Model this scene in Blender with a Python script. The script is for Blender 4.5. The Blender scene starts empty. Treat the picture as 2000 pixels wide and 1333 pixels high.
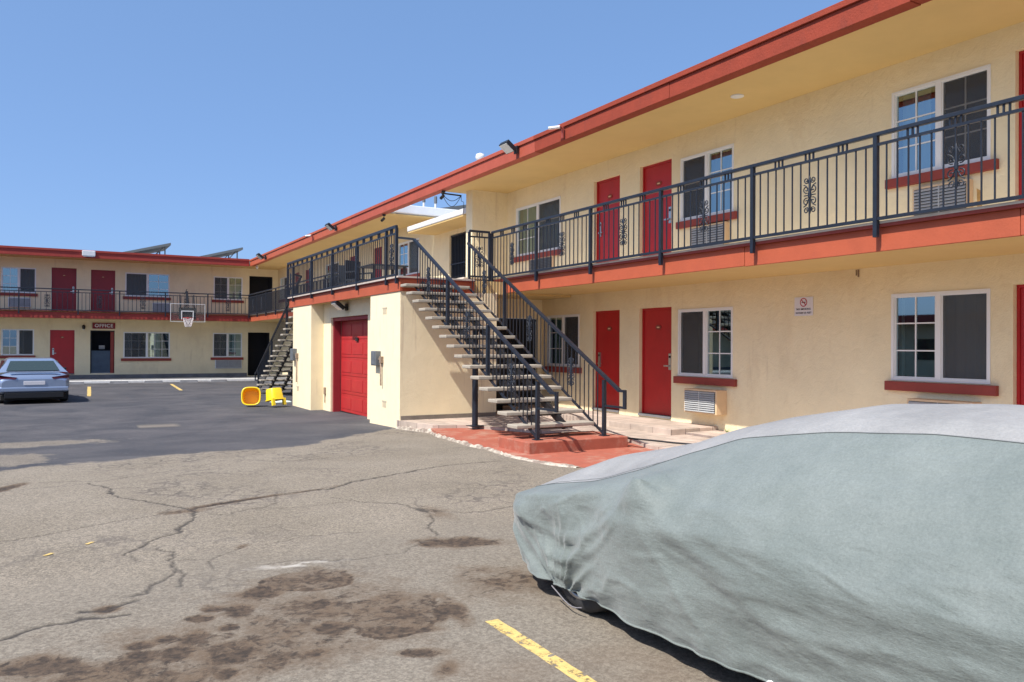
import bpy, bmesh, math, random
import numpy as np
from mathutils import Vector, Matrix
random.seed(7)
C = bpy.context.scene.collection
S = bpy.context.scene
# ------------------------------------------------------------------ camera
cam_d = bpy.data.cameras.new("camera"); cam = bpy.data.objects.new("camera", cam_d); C.objects.link(cam); S.camera = cam
cam_d.sensor_width = 36; cam_d.lens = 1560/2000*36; cam_d.clip_start = 0.05; cam_d.clip_end = 3000
_yaw, _pit, _rol = 0.515984692, 0.00533457769, -0.00494025633
_f = np.array([math.sin(_yaw)*math.cos(_pit), math.cos(_yaw)*math.cos(_pit), math.sin(_pit)])
_r = np.array([math.cos(_yaw), -math.sin(_yaw), 0.]); _u = np.cross(_r, _f)
_c, _s = math.cos(_rol), math.sin(_rol)
_r2 = _r*_c-_u*_s; _u2 = _u*_c+_r*_s
cam.matrix_world = Matrix(((_r2[0], _u2[0], -_f[0], 0), (_r2[1], _u2[1], -_f[1], 0), (_r2[2], _u2[2], -_f[2], 1.72), (0, 0, 0, 1)))
# ------------------------------------------------------------------ sky, sun, exposure
SUN = Vector((4.0, 1.25, -5.7)).normalized()
w = bpy.data.worlds.new("World"); S.world = w; w.use_nodes = True
nt = w.node_tree; bg = nt.nodes['Background']; sky = nt.nodes.new('ShaderNodeTexSky'); sky.sky_type = 'NISHITA'
sky.sun_disc = False; sky.sun_elevation = math.asin(-SUN.z); sky.sun_rotation = math.atan2(-SUN.x, -SUN.y)
sky.air_density = 0.6; sky.dust_density = 2.0; sky.ozone_density = 4.5; sky.altitude = 0
mxs = nt.nodes.new('ShaderNodeMix'); mxs.data_type = 'RGBA'; mxs.inputs['Factor'].default_value = .5; mxs.inputs['B'].default_value = (1.05, 1.98, 3.75, 1); nt.links.new(sky.outputs[0], mxs.inputs['A']); nt.links.new(mxs.outputs['Result'], bg.inputs[0]); bg.inputs[1].default_value = 0.15
sd = bpy.data.lights.new("sun", 'SUN'); sd.energy = 4.2; sd.angle = math.radians(0.5); sd.color = (1, .955, .88)
so = bpy.data.objects.new("sun", sd); C.objects.link(so); so.rotation_euler = SUN.to_track_quat('-Z', 'Y').to_euler(); so.location = (-30, -10, 40)
S.view_settings.view_transform = 'Standard'; S.view_settings.look = 'None'; S.view_settings.gamma = 1; S.view_settings.exposure = 0.6

# ------------------------------------------------------------------ helpers
class MB:
    def __init__(s): s.v = []; s.f = []; s.m = []; s.sm = []; s.map = None
    def add(s, vs, fs, m=0, sm=False):
        o = len(s.v)
        if s.map: vs = [s.map(*p) for p in vs]
        s.v += [tuple(p) for p in vs]; s.f += [tuple(i+o for i in f) for f in fs]; s.m += [m]*len(fs); s.sm += [sm]*len(fs); return s
    def box(s, x0, x1, y0, y1, z0, z1, m=0):
        return s.add([(x0,y0,z0),(x1,y0,z0),(x1,y1,z0),(x0,y1,z0),(x0,y0,z1),(x1,y0,z1),(x1,y1,z1),(x0,y1,z1)],
                     [(0,3,2,1),(4,5,6,7),(0,1,5,4),(1,2,6,5),(2,3,7,6),(3,0,4,7)], m)
    def quad(s, a, b, c, d, m=0): return s.add([a,b,c,d], [(0,1,2,3)], m)
    def bar(s, a, b, wx, wz, m=0):      # rectangular bar between two points, wz measured upward
        a = Vector(a); b = Vector(b); d = (b-a).normalized()
        side = Vector((0,0,1)).cross(d)
        side = Vector((1,0,0)) if side.length < 1e-4 else side.normalized()
        up = d.cross(side)
        vs = [p+side*i*wx/2+up*j*wz/2 for p in (a, b) for i, j in ((-1,-1),(1,-1),(1,1),(-1,1))]
        return s.add(vs, [(0,1,2,3),(7,6,5,4),(0,4,5,1),(1,5,6,2),(2,6,7,3),(3,7,4,0)], m)
    def tube(s, pts, r, n=8, m=0, closed=False, caps=True):
        pts = [Vector(p) for p in pts]; k = len(pts); vs = []; fs = []; rr = r if isinstance(r, (list, tuple)) else [r]*k
        prev = None
        for i, p in enumerate(pts):
            if closed: t = pts[(i+1) % k]-pts[i-1]
            else: t = pts[min(i+1, k-1)]-pts[max(i-1, 0)]
            t.normalize()
            if prev is None:
                a = t.cross(Vector((0,0,1)));
                if a.length < 1e-3: a = t.cross(Vector((1,0,0)))
            else: a = prev-t*prev.dot(t)
            a.normalize(); prev = a; b = t.cross(a)
            vs += [p+a*math.cos(2*math.pi*j/n)*rr[i]+b*math.sin(2*math.pi*j/n)*rr[i] for j in range(n)]
        for i in range(k if closed else k-1):
            q = ((i+1) % k)*n
            fs += [(i*n+j, i*n+(j+1) % n, q+(j+1) % n, q+j) for j in range(n)]
        s.add(vs, fs, m, True)
        if caps and not closed: s.add([vs[j] for j in range(n)], [tuple(range(n))[::-1]], m); s.add(vs[-n:], [tuple(range(n))], m)
        return s
    def prism(s, poly, z0, z1, m=0):
        n = len(poly)
        return s.add([(x,y,z0) for x,y in poly]+[(x,y,z1) for x,y in poly], [tuple(range(n))[::-1], tuple(range(n,2*n))]+[(i,(i+1)%n,n+(i+1)%n,n+i) for i in range(n)], m)
    def lathe(s, prof, c, axis='z', n=20, m=0, sm=True):
        vs = []; k = len(prof)
        for r, h in prof:
            for j in range(n):
                a = 2*math.pi*j/n; p = (r*math.cos(a), r*math.sin(a), h)
                if axis == 'x': p = (p[2], p[0], p[1])
                if axis == 'y': p = (p[0], p[2], p[1])
                vs.append((c[0]+p[0], c[1]+p[1], c[2]+p[2]))
        fs = [(i*n+j, i*n+(j+1)%n, (i+1)*n+(j+1)%n, (i+1)*n+j) for i in range(k-1) for j in range(n)]
        s.add(vs, fs, m, sm); s.add(vs[:n], [tuple(range(n))], m); s.add(vs[-n:], [tuple(range(n))], m); return s
    def build(s, name, mats, parent=None, bevel=0, rec=True):
        me = bpy.data.meshes.new(name); o = bpy.data.objects.new(name, me); C.objects.link(o)
        org = Vector((0,0,0))
        if parent is not None:
            o.parent = parent; org = Vector(parent.get('_org', (0,0,0)))
        o['_org'] = tuple(org)
        me.from_pydata([(x-org[0], y-org[1], z-org[2]) for x,y,z in s.v], [], s.f)
        for mt in (mats if isinstance(mats, (list, tuple)) else [mats]): me.materials.append(mt)
        me.polygons.foreach_set('material_index', s.m); me.polygons.foreach_set('use_smooth', s.sm)
        if rec:
            b = bmesh.new(); b.from_mesh(me); bmesh.ops.recalc_face_normals(b, faces=b.faces); b.to_mesh(me); b.free()
        if bevel:
            md = o.modifiers.new('bevel', 'BEVEL'); md.width = bevel; md.segments = 2; md.limit_method = 'ANGLE'
        me.update(); return o
def thing(name, label, cat, loc, group=None):
    o = bpy.data.objects.new(name, None); C.objects.link(o); o.location = loc; o.empty_display_size = .2
    o['_org'] = tuple(loc); o['label'] = label; o['category'] = cat
    if group: o['group'] = group
    return o
def tag(o, label=None, cat=None, group=None, kind=None):
    if label: o['label'] = label
    if cat: o['category'] = cat
    if group: o['group'] = group
    if kind: o['kind'] = kind
    return o
def copy_part(o, parent, off):
    c = o.copy(); C.objects.link(c); c.parent = parent; c.location = Vector(o.location)+Vector(off)
    return c

# ------------------------------------------------------------------ materials
def mat(name, col, rough=.8, metal=0, noise=None, bump=None, spec=.5, coat=0, dirt=None, alpha=None, streak=None):
    """noise=(scale, amount, detail) value mottling; bump=(scale, dist); dirt=(scale, colour, threshold, amount)"""
    m = bpy.data.materials.new(name); m.use_nodes = True; n = m.node_tree.nodes; l = m.node_tree.links; p = n['Principled BSDF']
    p.inputs['Base Color'].default_value = (*col, 1); p.inputs['Roughness'].default_value = rough; p.inputs['Metallic'].default_value = metal
    p.inputs['Specular IOR Level'].default_value = spec; p.inputs['Coat Weight'].default_value = coat
    tc = n.new('ShaderNodeTexCoord'); cur = None
    g = n.new('ShaderNodeNewGeometry')
    if noise:
        t = n.new('ShaderNodeTexNoise'); t.inputs['Scale'].default_value = noise[0]; t.inputs['Detail'].default_value = noise[2] if len(noise) > 2 else 5
        t.inputs['Roughness'].default_value = .65
        l.new(g.outputs['Position'], t.inputs['Vector'])
        mp = n.new('ShaderNodeMapRange'); mp.inputs[1].default_value = .3; mp.inputs[2].default_value = .7; mp.inputs[3].default_value = 1-noise[1]; mp.inputs[4].default_value = 1+noise[1]
        l.new(t.outputs['Fac'], mp.inputs[0])
        mx = n.new('ShaderNodeVectorMath'); mx.operation = 'SCALE'; mx.inputs[0].default_value = col; l.new(mp.outputs[0], mx.inputs['Scale'])
        cur = mx.outputs[0]
    if dirt:
        t = n.new('ShaderNodeTexNoise'); t.inputs['Scale'].default_value = dirt[0]; t.inputs['Detail'].default_value = 8; t.inputs['Roughness'].default_value = .7
        mpg = n.new('ShaderNodeMapping'); mpg.inputs['Scale'].default_value = dirt[4] if len(dirt) > 4 else (1,1,.4)
        l.new(g.outputs['Position'], mpg.inputs['Vector']); l.new(mpg.outputs[0], t.inputs['Vector'])
        mp = n.new('ShaderNodeMapRange'); mp.inputs[1].default_value = dirt[2]; mp.inputs[2].default_value = dirt[2]+.14; mp.inputs[3].default_value = 0; mp.inputs[4].default_value = dirt[3]
        l.new(t.outputs['Fac'], mp.inputs[0])
        mx = n.new('ShaderNodeMix'); mx.data_type = 'RGBA'; l.new(mp.outputs[0], mx.inputs['Factor'])
        if cur: l.new(cur, mx.inputs['A'])
        else: mx.inputs['A'].default_value = (*col, 1)
        mx.inputs['B'].default_value = (*dirt[1], 1); cur = mx.outputs['Result']
    if streak:   # rain streaks: thin vertical marks, (scale, colour, threshold, amount)
        t = n.new('ShaderNodeTexNoise'); t.inputs['Scale'].default_value = streak[0]; t.inputs['Detail'].default_value = 5; t.inputs['Roughness'].default_value = .6
        mpg = n.new('ShaderNodeMapping'); mpg.inputs['Scale'].default_value = (1,1,.07); l.new(g.outputs['Position'], mpg.inputs['Vector']); l.new(mpg.outputs[0], t.inputs['Vector'])
        mp = n.new('ShaderNodeMapRange'); mp.inputs[1].default_value = streak[2]; mp.inputs[2].default_value = streak[2]+.10; mp.inputs[3].default_value = 0; mp.inputs[4].default_value = streak[3]; l.new(t.outputs['Fac'], mp.inputs[0])
        t2 = n.new('ShaderNodeTexNoise'); t2.inputs['Scale'].default_value = .8; l.new(g.outputs['Position'], t2.inputs['Vector']); m2 = n.new('ShaderNodeMapRange'); m2.inputs[1].default_value = .45; m2.inputs[2].default_value = .6; l.new(t2.outputs['Fac'], m2.inputs[0])
        mu = n.new('ShaderNodeMath'); mu.operation = 'MULTIPLY'; l.new(mp.outputs[0], mu.inputs[0]); l.new(m2.outputs[0], mu.inputs[1])
        mx = n.new('ShaderNodeMix'); mx.data_type = 'RGBA'; l.new(mu.outputs[0], mx.inputs['Factor']); l.new(cur, mx.inputs['A']); mx.inputs['B'].default_value = (*streak[1], 1); cur = mx.outputs['Result']
    if cur: l.new(cur, p.inputs['Base Color'])
    if bump:
        t = n.new('ShaderNodeTexNoise'); t.inputs['Scale'].default_value = bump[0]; t.inputs['Detail'].default_value = 6
        l.new(g.outputs['Position'], t.inputs['Vector'])
        b = n.new('ShaderNodeBump'); b.inputs['Strength'].default_value = bump[2] if len(bump) > 2 else .6; b.inputs['Distance'].default_value = bump[1]
        l.new(t.outputs['Fac'], b.inputs['Height']); l.new(b.outputs[0], p.inputs['Normal'])
        if len(bump) > 3:   # broad trowel marks under the fine grain
            t3 = n.new('ShaderNodeTexNoise'); t3.inputs['Scale'].default_value = bump[3]; t3.inputs['Detail'].default_value = 5; t3.inputs['Distortion'].default_value = .8; l.new(g.outputs['Position'], t3.inputs['Vector'])
            b3 = n.new('ShaderNodeBump'); b3.inputs['Strength'].default_value = .6; b3.inputs['Distance'].default_value = bump[4]; l.new(t3.outputs['Fac'], b3.inputs['Height']); l.new(b3.outputs[0], b.inputs['Normal'])
    return m
M = {}
M['stucco'] = mat('cream_stucco', (.84,.725,.475), .92, noise=(1.3,.06,6), bump=(55,.007,.7,6,.022), dirt=(1.6,(.70,.57,.36),.52,.45), streak=(7,(.55,.42,.26),.60,.32))
M['stucco_g'] = mat('cream_stucco_garage', (.85,.72,.48), .92, noise=(2,.05,6), bump=(45,.004,.6,5,.006), dirt=(2.3,(.72,.58,.42),.56,.55), streak=(8,(.50,.38,.26),.60,.55))
M['soffit'] = mat('tan_soffit', (.66,.48,.21), .9, noise=(.9,.05,4), bump=(60,.004,.4))
M['base'] = mat('dark_wall_base', (.20,.17,.14), .9, noise=(6,.2))
M['red'] = mat('red_door_paint', (.43,.014,.016), .42, noise=(2.5,.10), bump=(30,.001,.3), dirt=(3.5,(.30,.02,.02),.56,.55))
M['redfar'] = mat('maroon_door_paint', (.26,.018,.026), .5, noise=(2.5,.12))
M['redgar'] = mat('garage_red_paint', (.43,.022,.022), .5, noise=(3,.08), dirt=(3,(.45,.06,.05),.58,.5))
M['fascia'] = mat('terracotta_paint', (.41,.085,.035), .65, noise=(3,.08), bump=(40,.004,.5), dirt=(2.2,(.36,.07,.04),.56,.5))
M['roofdark'] = mat('dark_roof_fascia', (.27,.038,.015), .8, noise=(3,.12), bump=(45,.008,.7), dirt=(3,(.17,.032,.02),.55,.6))  # darker red tone for the near stretch of roof fascia
M['roofred'] = mat('roof_fascia_paint', (.38,.075,.042), .7, noise=(3,.08), bump=(40,.005,.5), dirt=(2,(.34,.06,.035),.56,.5))
M['maroon'] = mat('maroon_trim', (.27,.045,.032), .7, noise=(5,.1))
M['office_trim'] = mat('office_roof_trim', (.34,.04,.028), .75, noise=(3,.1))
M['roof'] = mat('roof_felt', (.35,.33,.31), .95, noise=(4,.15))
M['iron'] = mat('slate_iron_paint', (.013,.018,.029), .42, noise=(9,.25), spec=.45)
M['white'] = mat('white_vinyl', (.80,.80,.78), .4)
M['gutter'] = mat('white_gutter', (.74,.75,.76), .45, noise=(4,.05))
M['curtain'] = mat('grey_curtain', (.50,.49,.47), .95, noise=(8,.06))
M['curtain_g'] = mat('greenish_curtain', (.34,.42,.33), .95, noise=(8,.06))
M['curtain_w'] = mat('pale_curtain', (.62,.62,.60), .95, noise=(8,.06))
M['room'] = mat('dark_room', (.03,.03,.035), .95)
M['concrete'] = mat('tread_concrete', (.36,.315,.255), .9, noise=(14,.12), bump=(80,.003,.6), dirt=(9,(.38,.33,.27),.56,.6,(1,1,1)))
M['walk'] = mat('office_walk_concrete', (.17,.17,.18), .9, noise=(2,.25))
M['curbwhite'] = mat('white_curb_paint', (.78,.76,.72), .8, noise=(6,.12), dirt=(5,(.4,.38,.35),.6,.6,(1,1,1)))
M['redcon'] = mat('red_painted_concrete', (.36,.10,.06), .8, noise=(5,.12), bump=(90,.002,.5), dirt=(3.0,(.42,.27,.20),.50,.6,(1,1,1)))
M['acgrey'] = mat('ac_metal', (.46,.47,.47), .45, metal=.2, noise=(6,.08))
M['acdark'] = mat('ac_dark', (.06,.065,.07), .7)
M['acbeige'] = mat('ac_sleeve_beige', (.70,.50,.30), .8, noise=(4,.08))
M['black'] = mat('black_plastic', (.012,.012,.014), .45)
M['lens'] = mat('frosted_lens', (.72,.76,.74), .25)
M['steel'] = mat('brushed_steel', (.55,.55,.53), .35, metal=.9)
M['elec'] = mat('grey_electrical_box', (.16,.175,.19), .55, metal=.3, noise=(9,.15))
M['rust'] = mat('rusty_conduit', (.28,.20,.14), .8, noise=(20,.3))
M['yellow'] = mat('yellow_plastic', (.86,.62,.015), .38)
M['orange'] = mat('orange_plastic', (.90,.50,.01), .45)
M['solar'] = mat('solar_cell', (.10,.12,.14), .25, spec=.8)
M['alu'] = mat('aluminium', (.16,.17,.17), .5, metal=.3)
M['tyre'] = mat('tyre_rubber', (.032,.032,.034), .8, noise=(30,.2))
M['rim'] = mat('wheel_rim', (.42,.43,.45), .35, metal=.8)
M['carpaint'] = mat('silver_blue_paint', (.32,.39,.52), .28, metal=.55, coat=.8)
M['carglass'] = mat('car_glass', (.03,.045,.04), .06, spec=.9)
M['taillight'] = mat('tail_light', (.09,.006,.010), .15, coat=.5)
M['under'] = mat('underbody', (.012,.012,.012), .95)
M['bagwhite'] = mat('crumpled_plastic', (.62,.72,.68), .5)
M['weed'] = mat('weed_green', (.10,.16,.04), .8)
M['board'] = mat('backboard_white_line', (.75,.75,.73), .5)
M['net'] = mat('net_white', (.75,.7,.7), .8)
M['rimred'] = mat('rim_red', (.45,.05,.05), .5)
M['signwhite'] = mat('sign_white', (.72,.70,.72), .5)
M['signred'] = mat('sign_red', (.45,.02,.03), .5)
M['signmaroon'] = mat('sign_maroon', (.22,.015,.02), .5)
M['ink'] = mat('sign_ink', (.05,.05,.06), .6)
M['seam'] = mat('cover_seam_thread', (.12,.13,.13), .8)
M['elastic'] = mat('elastic_cord', (.18,.17,.18), .8)
M['chair'] = mat('black_wicker', (.02,.024,.03), .6)
M['pallid'] = mat('cardboard', (.35,.25,.16), .9)
def glassmat(name, tint, refl):
    m = bpy.data.materials.new(name); m.use_nodes = True; n = m.node_tree.nodes; l = m.node_tree.links
    for x in list(n):
        if x.type != 'OUTPUT_MATERIAL': n.remove(x)
    out = n['Material Output']
    t = n.new('ShaderNodeBsdfTransparent'); t.inputs[0].default_value = (*tint, 1)
    g = n.new('ShaderNodeBsdfGlossy'); g.inputs['Roughness'].default_value = .015; g.inputs[0].default_value = (.72,.92,1,1)
    lw = n.new('ShaderNodeLayerWeight'); lw.inputs[0].default_value = .5; f = n.new('ShaderNodeMath'); f.operation = 'POWER'; f.inputs[1].default_value = 4.0; l.new(lw.outputs['Facing'], f.inputs[0])
    a = n.new('ShaderNodeMath'); a.operation = 'ADD'; a.inputs[1].default_value = refl; a.use_clamp = True
    l.new(f.outputs[0], a.inputs[0])
    x = n.new('ShaderNodeMixShader'); l.new(a.outputs[0], x.inputs[0]); l.new(t.outputs[0], x.inputs[1]); l.new(g.outputs[0], x.inputs[2]); l.new(x.outputs[0], out.inputs[0])
    return m
M['glass'] = glassmat('window_glass', (.45,.58,.58), .34)
def screenmat():
    m = bpy.data.materials.new('insect_screen'); m.use_nodes = True; n = m.node_tree.nodes; l = m.node_tree.links
    p = n['Principled BSDF']; p.inputs['Base Color'].default_value = (.075,.08,.085,1); p.inputs['Roughness'].default_value = .7; p.inputs['Alpha'].default_value = .62
    return m
M['screen'] = screenmat(); M['glass_s'] = glassmat('screened_window_glass', (.62,.68,.70), .06)
def acrylic():
    m = bpy.data.materials.new('clear_backboard'); m.use_nodes = True
    p = m.node_tree.nodes['Principled BSDF']; p.inputs['Base Color'].default_value = (.3,.3,.28,1); p.inputs['Alpha'].default_value = .10; p.inputs['Roughness'].default_value = .2
    return m
M['acrylic'] = acrylic()
def pavers():
    m = mat('paver_tiles', (.60,.49,.41), .85)
    n = m.node_tree.nodes; l = m.node_tree.links; p = n['Principled BSDF']; g = n.new('ShaderNodeNewGeometry')
    b = n.new('ShaderNodeTexBrick'); b.offset = .5; b.inputs['Scale'].default_value = 1; b.inputs['Brick Width'].default_value = .6; b.inputs['Row Height'].default_value = .3
    b.inputs['Mortar Size'].default_value = .008; b.inputs['Color1'].default_value = (.54,.43,.36,1); b.inputs['Color2'].default_value = (.42,.34,.28,1); b.inputs['Mortar'].default_value = (.27,.21,.18,1)
    r = n.new('ShaderNodeMapping'); r.inputs['Rotation'].default_value = (0,0,math.radians(90)); l.new(g.outputs['Position'], r.inputs[0]); l.new(r.outputs[0], b.inputs[0])
    t = n.new('ShaderNodeTexNoise'); t.inputs['Scale'].default_value = 5; t.inputs['Detail'].default_value = 6; l.new(g.outputs['Position'], t.inputs[0])
    x = n.new('ShaderNodeMix'); x.data_type = 'RGBA'; x.blend_type = 'MULTIPLY'; x.inputs['Factor'].default_value = .6
    mp = n.new('ShaderNodeMapRange'); mp.inputs[1].default_value = .3; mp.inputs[2].default_value = .7; mp.inputs[3].default_value = .7; mp.inputs[4].default_value = 1.25
    l.new(t.outputs[0], mp.inputs[0]); l.new(b.outputs[0], x.inputs['A']); l.new(mp.outputs[0], x.inputs['B']); l.new(x.outputs['Result'], p.inputs['Base Color'])
    return m
M['paver'] = pavers()

# ------------------------------------------------------------------ numpy noise
def _h(i, j, s):
    v = np.sin(i*127.1+j*311.7+s*74.7)*43758.5453
    return v-np.floor(v)
def vn(x, y, s=0):
    i = np.floor(x); j = np.floor(y); a = x-i; b = y-j; a = a*a*(3-2*a); b = b*b*(3-2*b)
    return (_h(i,j,s)*(1-a)+_h(i+1,j,s)*a)*(1-b)+(_h(i,j+1,s)*(1-a)+_h(i+1,j+1,s)*a)*b
def fbm(x, y, s=0, o=4):
    r = 0; am = .5; t = 0
    for k in range(o): r = r+am*vn(x, y, s+k*7); t += am; x = x*2.03+5.1; y = y*2.03+1.7; am *= .5
    return r/t

# ------------------------------------------------------------------ ground: one sheet to the horizon
def gz(y): return min(.2, max(0., .2-(y-9.5)*.02))
CR = [[1.4,[[5.09,9.23],[4.09,9.13],[3.28,8.78],[2.86,8.61],[2.47,8.28],[1.96,8.14],[1.45,8.04],[1.09,7.82],[0.96,8.0],[0.74,8.49],[0.48,8.93],[0.49,9.33],[0.4,9.59],[0.28,9.84]]],[1.3,[[1.09,7.82],[1.04,7.36],[0.87,7.02],[0.69,6.77],[0.44,6.43]]],[0.6,[[0.44,6.43],[0.48,6.32],[0.5,6.09]]],[1.0,[[0.63,6.54],[0.76,6.29],[0.71,6.05],[0.7,5.83],[0.53,5.5],[0.49,5.34],[0.4,5.33]]],[0.8,[[0.7,5.83],[0.73,5.67],[0.67,5.39]]],[1.6,[[0.4,5.21],[0.27,5.11],[0.12,5.16]]],[1.4,[[0.37,4.98],[0.22,5.01],[0.07,5.02],[-0.05,5.02],[-0.17,4.93],[-0.25,4.89],[-.6,4.8]]],[0.7,[[-.9,7.2],[-0.38,7.26],[-0.13,7.31],[0.14,7.46],[0.55,7.63],[0.83,7.77],[0.88,8.07]]],[0.8,[[2.38,7.81],[2.58,7.44],[2.81,7.24],[2.93,6.84],[3.21,6.49],[3.65,6.52],[4.3,6.5]]],[1.1,[[2.93,6.84],[2.91,6.6],[2.8,6.3],[2.67,6.1],[2.63,5.87]]],[0.5,[[1.6,7.62],[1.81,7.51],[2.28,7.46],[2.58,7.44]]],[0.5,[[1.59,7.56],[1.84,7.83],[1.96,8.14]]],[0.5,[[0.48,9.34],[0.94,9.26],[1.19,9.04],[1.05,8.71]]],[0.5,[[0.74,6.03],[0.95,5.93],[0.98,5.68]]],[0.6,[[0.99,5.93],[1.17,6.16],[1.23,6.21]]],[0.4,[[1.37,6.22],[1.72,6.31],[2.16,6.22]]],[0.8,[[1.88,11.16],[2.24,11.0],[2.55,10.59],[3.2,10.73]]],[0.5,[[2.21,5.47],[2.42,5.7],[2.6,5.79]]],[0.4,[[2.93,6.84],[3.06,7.33],[3.04,7.41]]],[0.5,[[1.2,7.51],[1.34,7.44],[1.61,7.65]]],[0.4,[[1.2,5.63],[1.59,5.57],[1.86,5.46],[2.21,5.47]]],
 [.5,[[-.8,10.3],[-.3,10.2],[.1,10.1],[.4,9.9],[.9,10.3],[1.5,10.6],[1.9,11.1]]],[.4,[[-.9,9.7],[-.2,9.8],[.3,9.8]]]]
ST = [[1.5,8.02,.5,.05,.52,20],[2.3,8.27,.45,.045,.45,24],[.98,7.75,.2,.10,.5,0],[3.0,6.7,.1,.3,.4,0],[1.3,4.6,.55,.5,.42,-28],[.8,4.2,.6,.35,.46,-28],[.3,4.0,.5,.25,.46,-28],[2.5,4.5,.35,.35,.40,-28],[1.72,4.25,.24,.34,.5,-28],[1.45,5.1,.25,.24,.48,-28],[1.98,4.15,.06,.22,.6,-10],[1.71,4.25,0.26,0.38,0.45,-29.0],[1.44,5.12,0.27,0.28,0.35,-28.0],[1.89,4.12,0.04,0.13,0.8,-27.0],[1.61,4.0,0.19,0.05,0.7,-28.0],[1.11,5.03,0.08,0.08,0.9,-30.0],[1.33,4.63,0.07,0.07,0.8,-27.0],[1.35,4.94,0.07,0.03,0.8,-27.0],[1.56,3.65,0.1,0.05,0.7,-29.0],[1.61,3.44,0.04,0.09,0.5,-34.0],[1.28,4.22,0.09,0.1,0.6,-27.0],[0.97,4.3,0.24,0.26,0.4,-28.0],[2.7,5.55,0.3,0.13,0.6,-28.0],[2.47,5.63,0.08,0.08,0.7,-30.0],[0.94,4.0,0.18,0.28,0.45,-29.0],[1.11,3.91,0.04,0.03,0.6,-34.0],[0.61,4.4,0.07,0.11,0.9,-27.0],[0.69,4.7,0.07,0.05,0.9,-27.0],[0.91,4.72,0.08,0.1,0.9,-30.0],[0.8,4.48,0.04,0.03,0.9,-27.0],[0.37,4.42,0.07,0.06,0.9,-27.0],[0.49,4.46,0.06,0.06,0.9,-31.0],[0.52,4.23,0.08,0.1,0.9,-30.0],[0.36,4.25,0.09,0.1,0.8,-32.0],[0.78,4.83,0.06,0.04,0.8,-31.0],[0.74,4.06,0.1,0.09,0.7,-29.0],[0.68,3.85,0.04,0.06,0.9,-27.0],[1.08,4.99,0.13,0.09,0.9,-29.0],[1.28,4.24,0.07,0.09,0.7,-27.0],[0.25,4.15,0.21,0.11,0.5,-31.0],[0.42,3.97,0.35,0.13,0.4,-29.0],[-0.02,4.35,0.21,0.09,0.7,-28.0],[-0.49,9.9,0.07,0.31,0.8,-27.0],[1.21,6.22,0.04,0.08,0.5,-34.0],[0.77,4.89,0.09,0.05,0.4,-32.0],[0.27,5.11,0.06,0.07,0.6,-31.0]]
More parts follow.
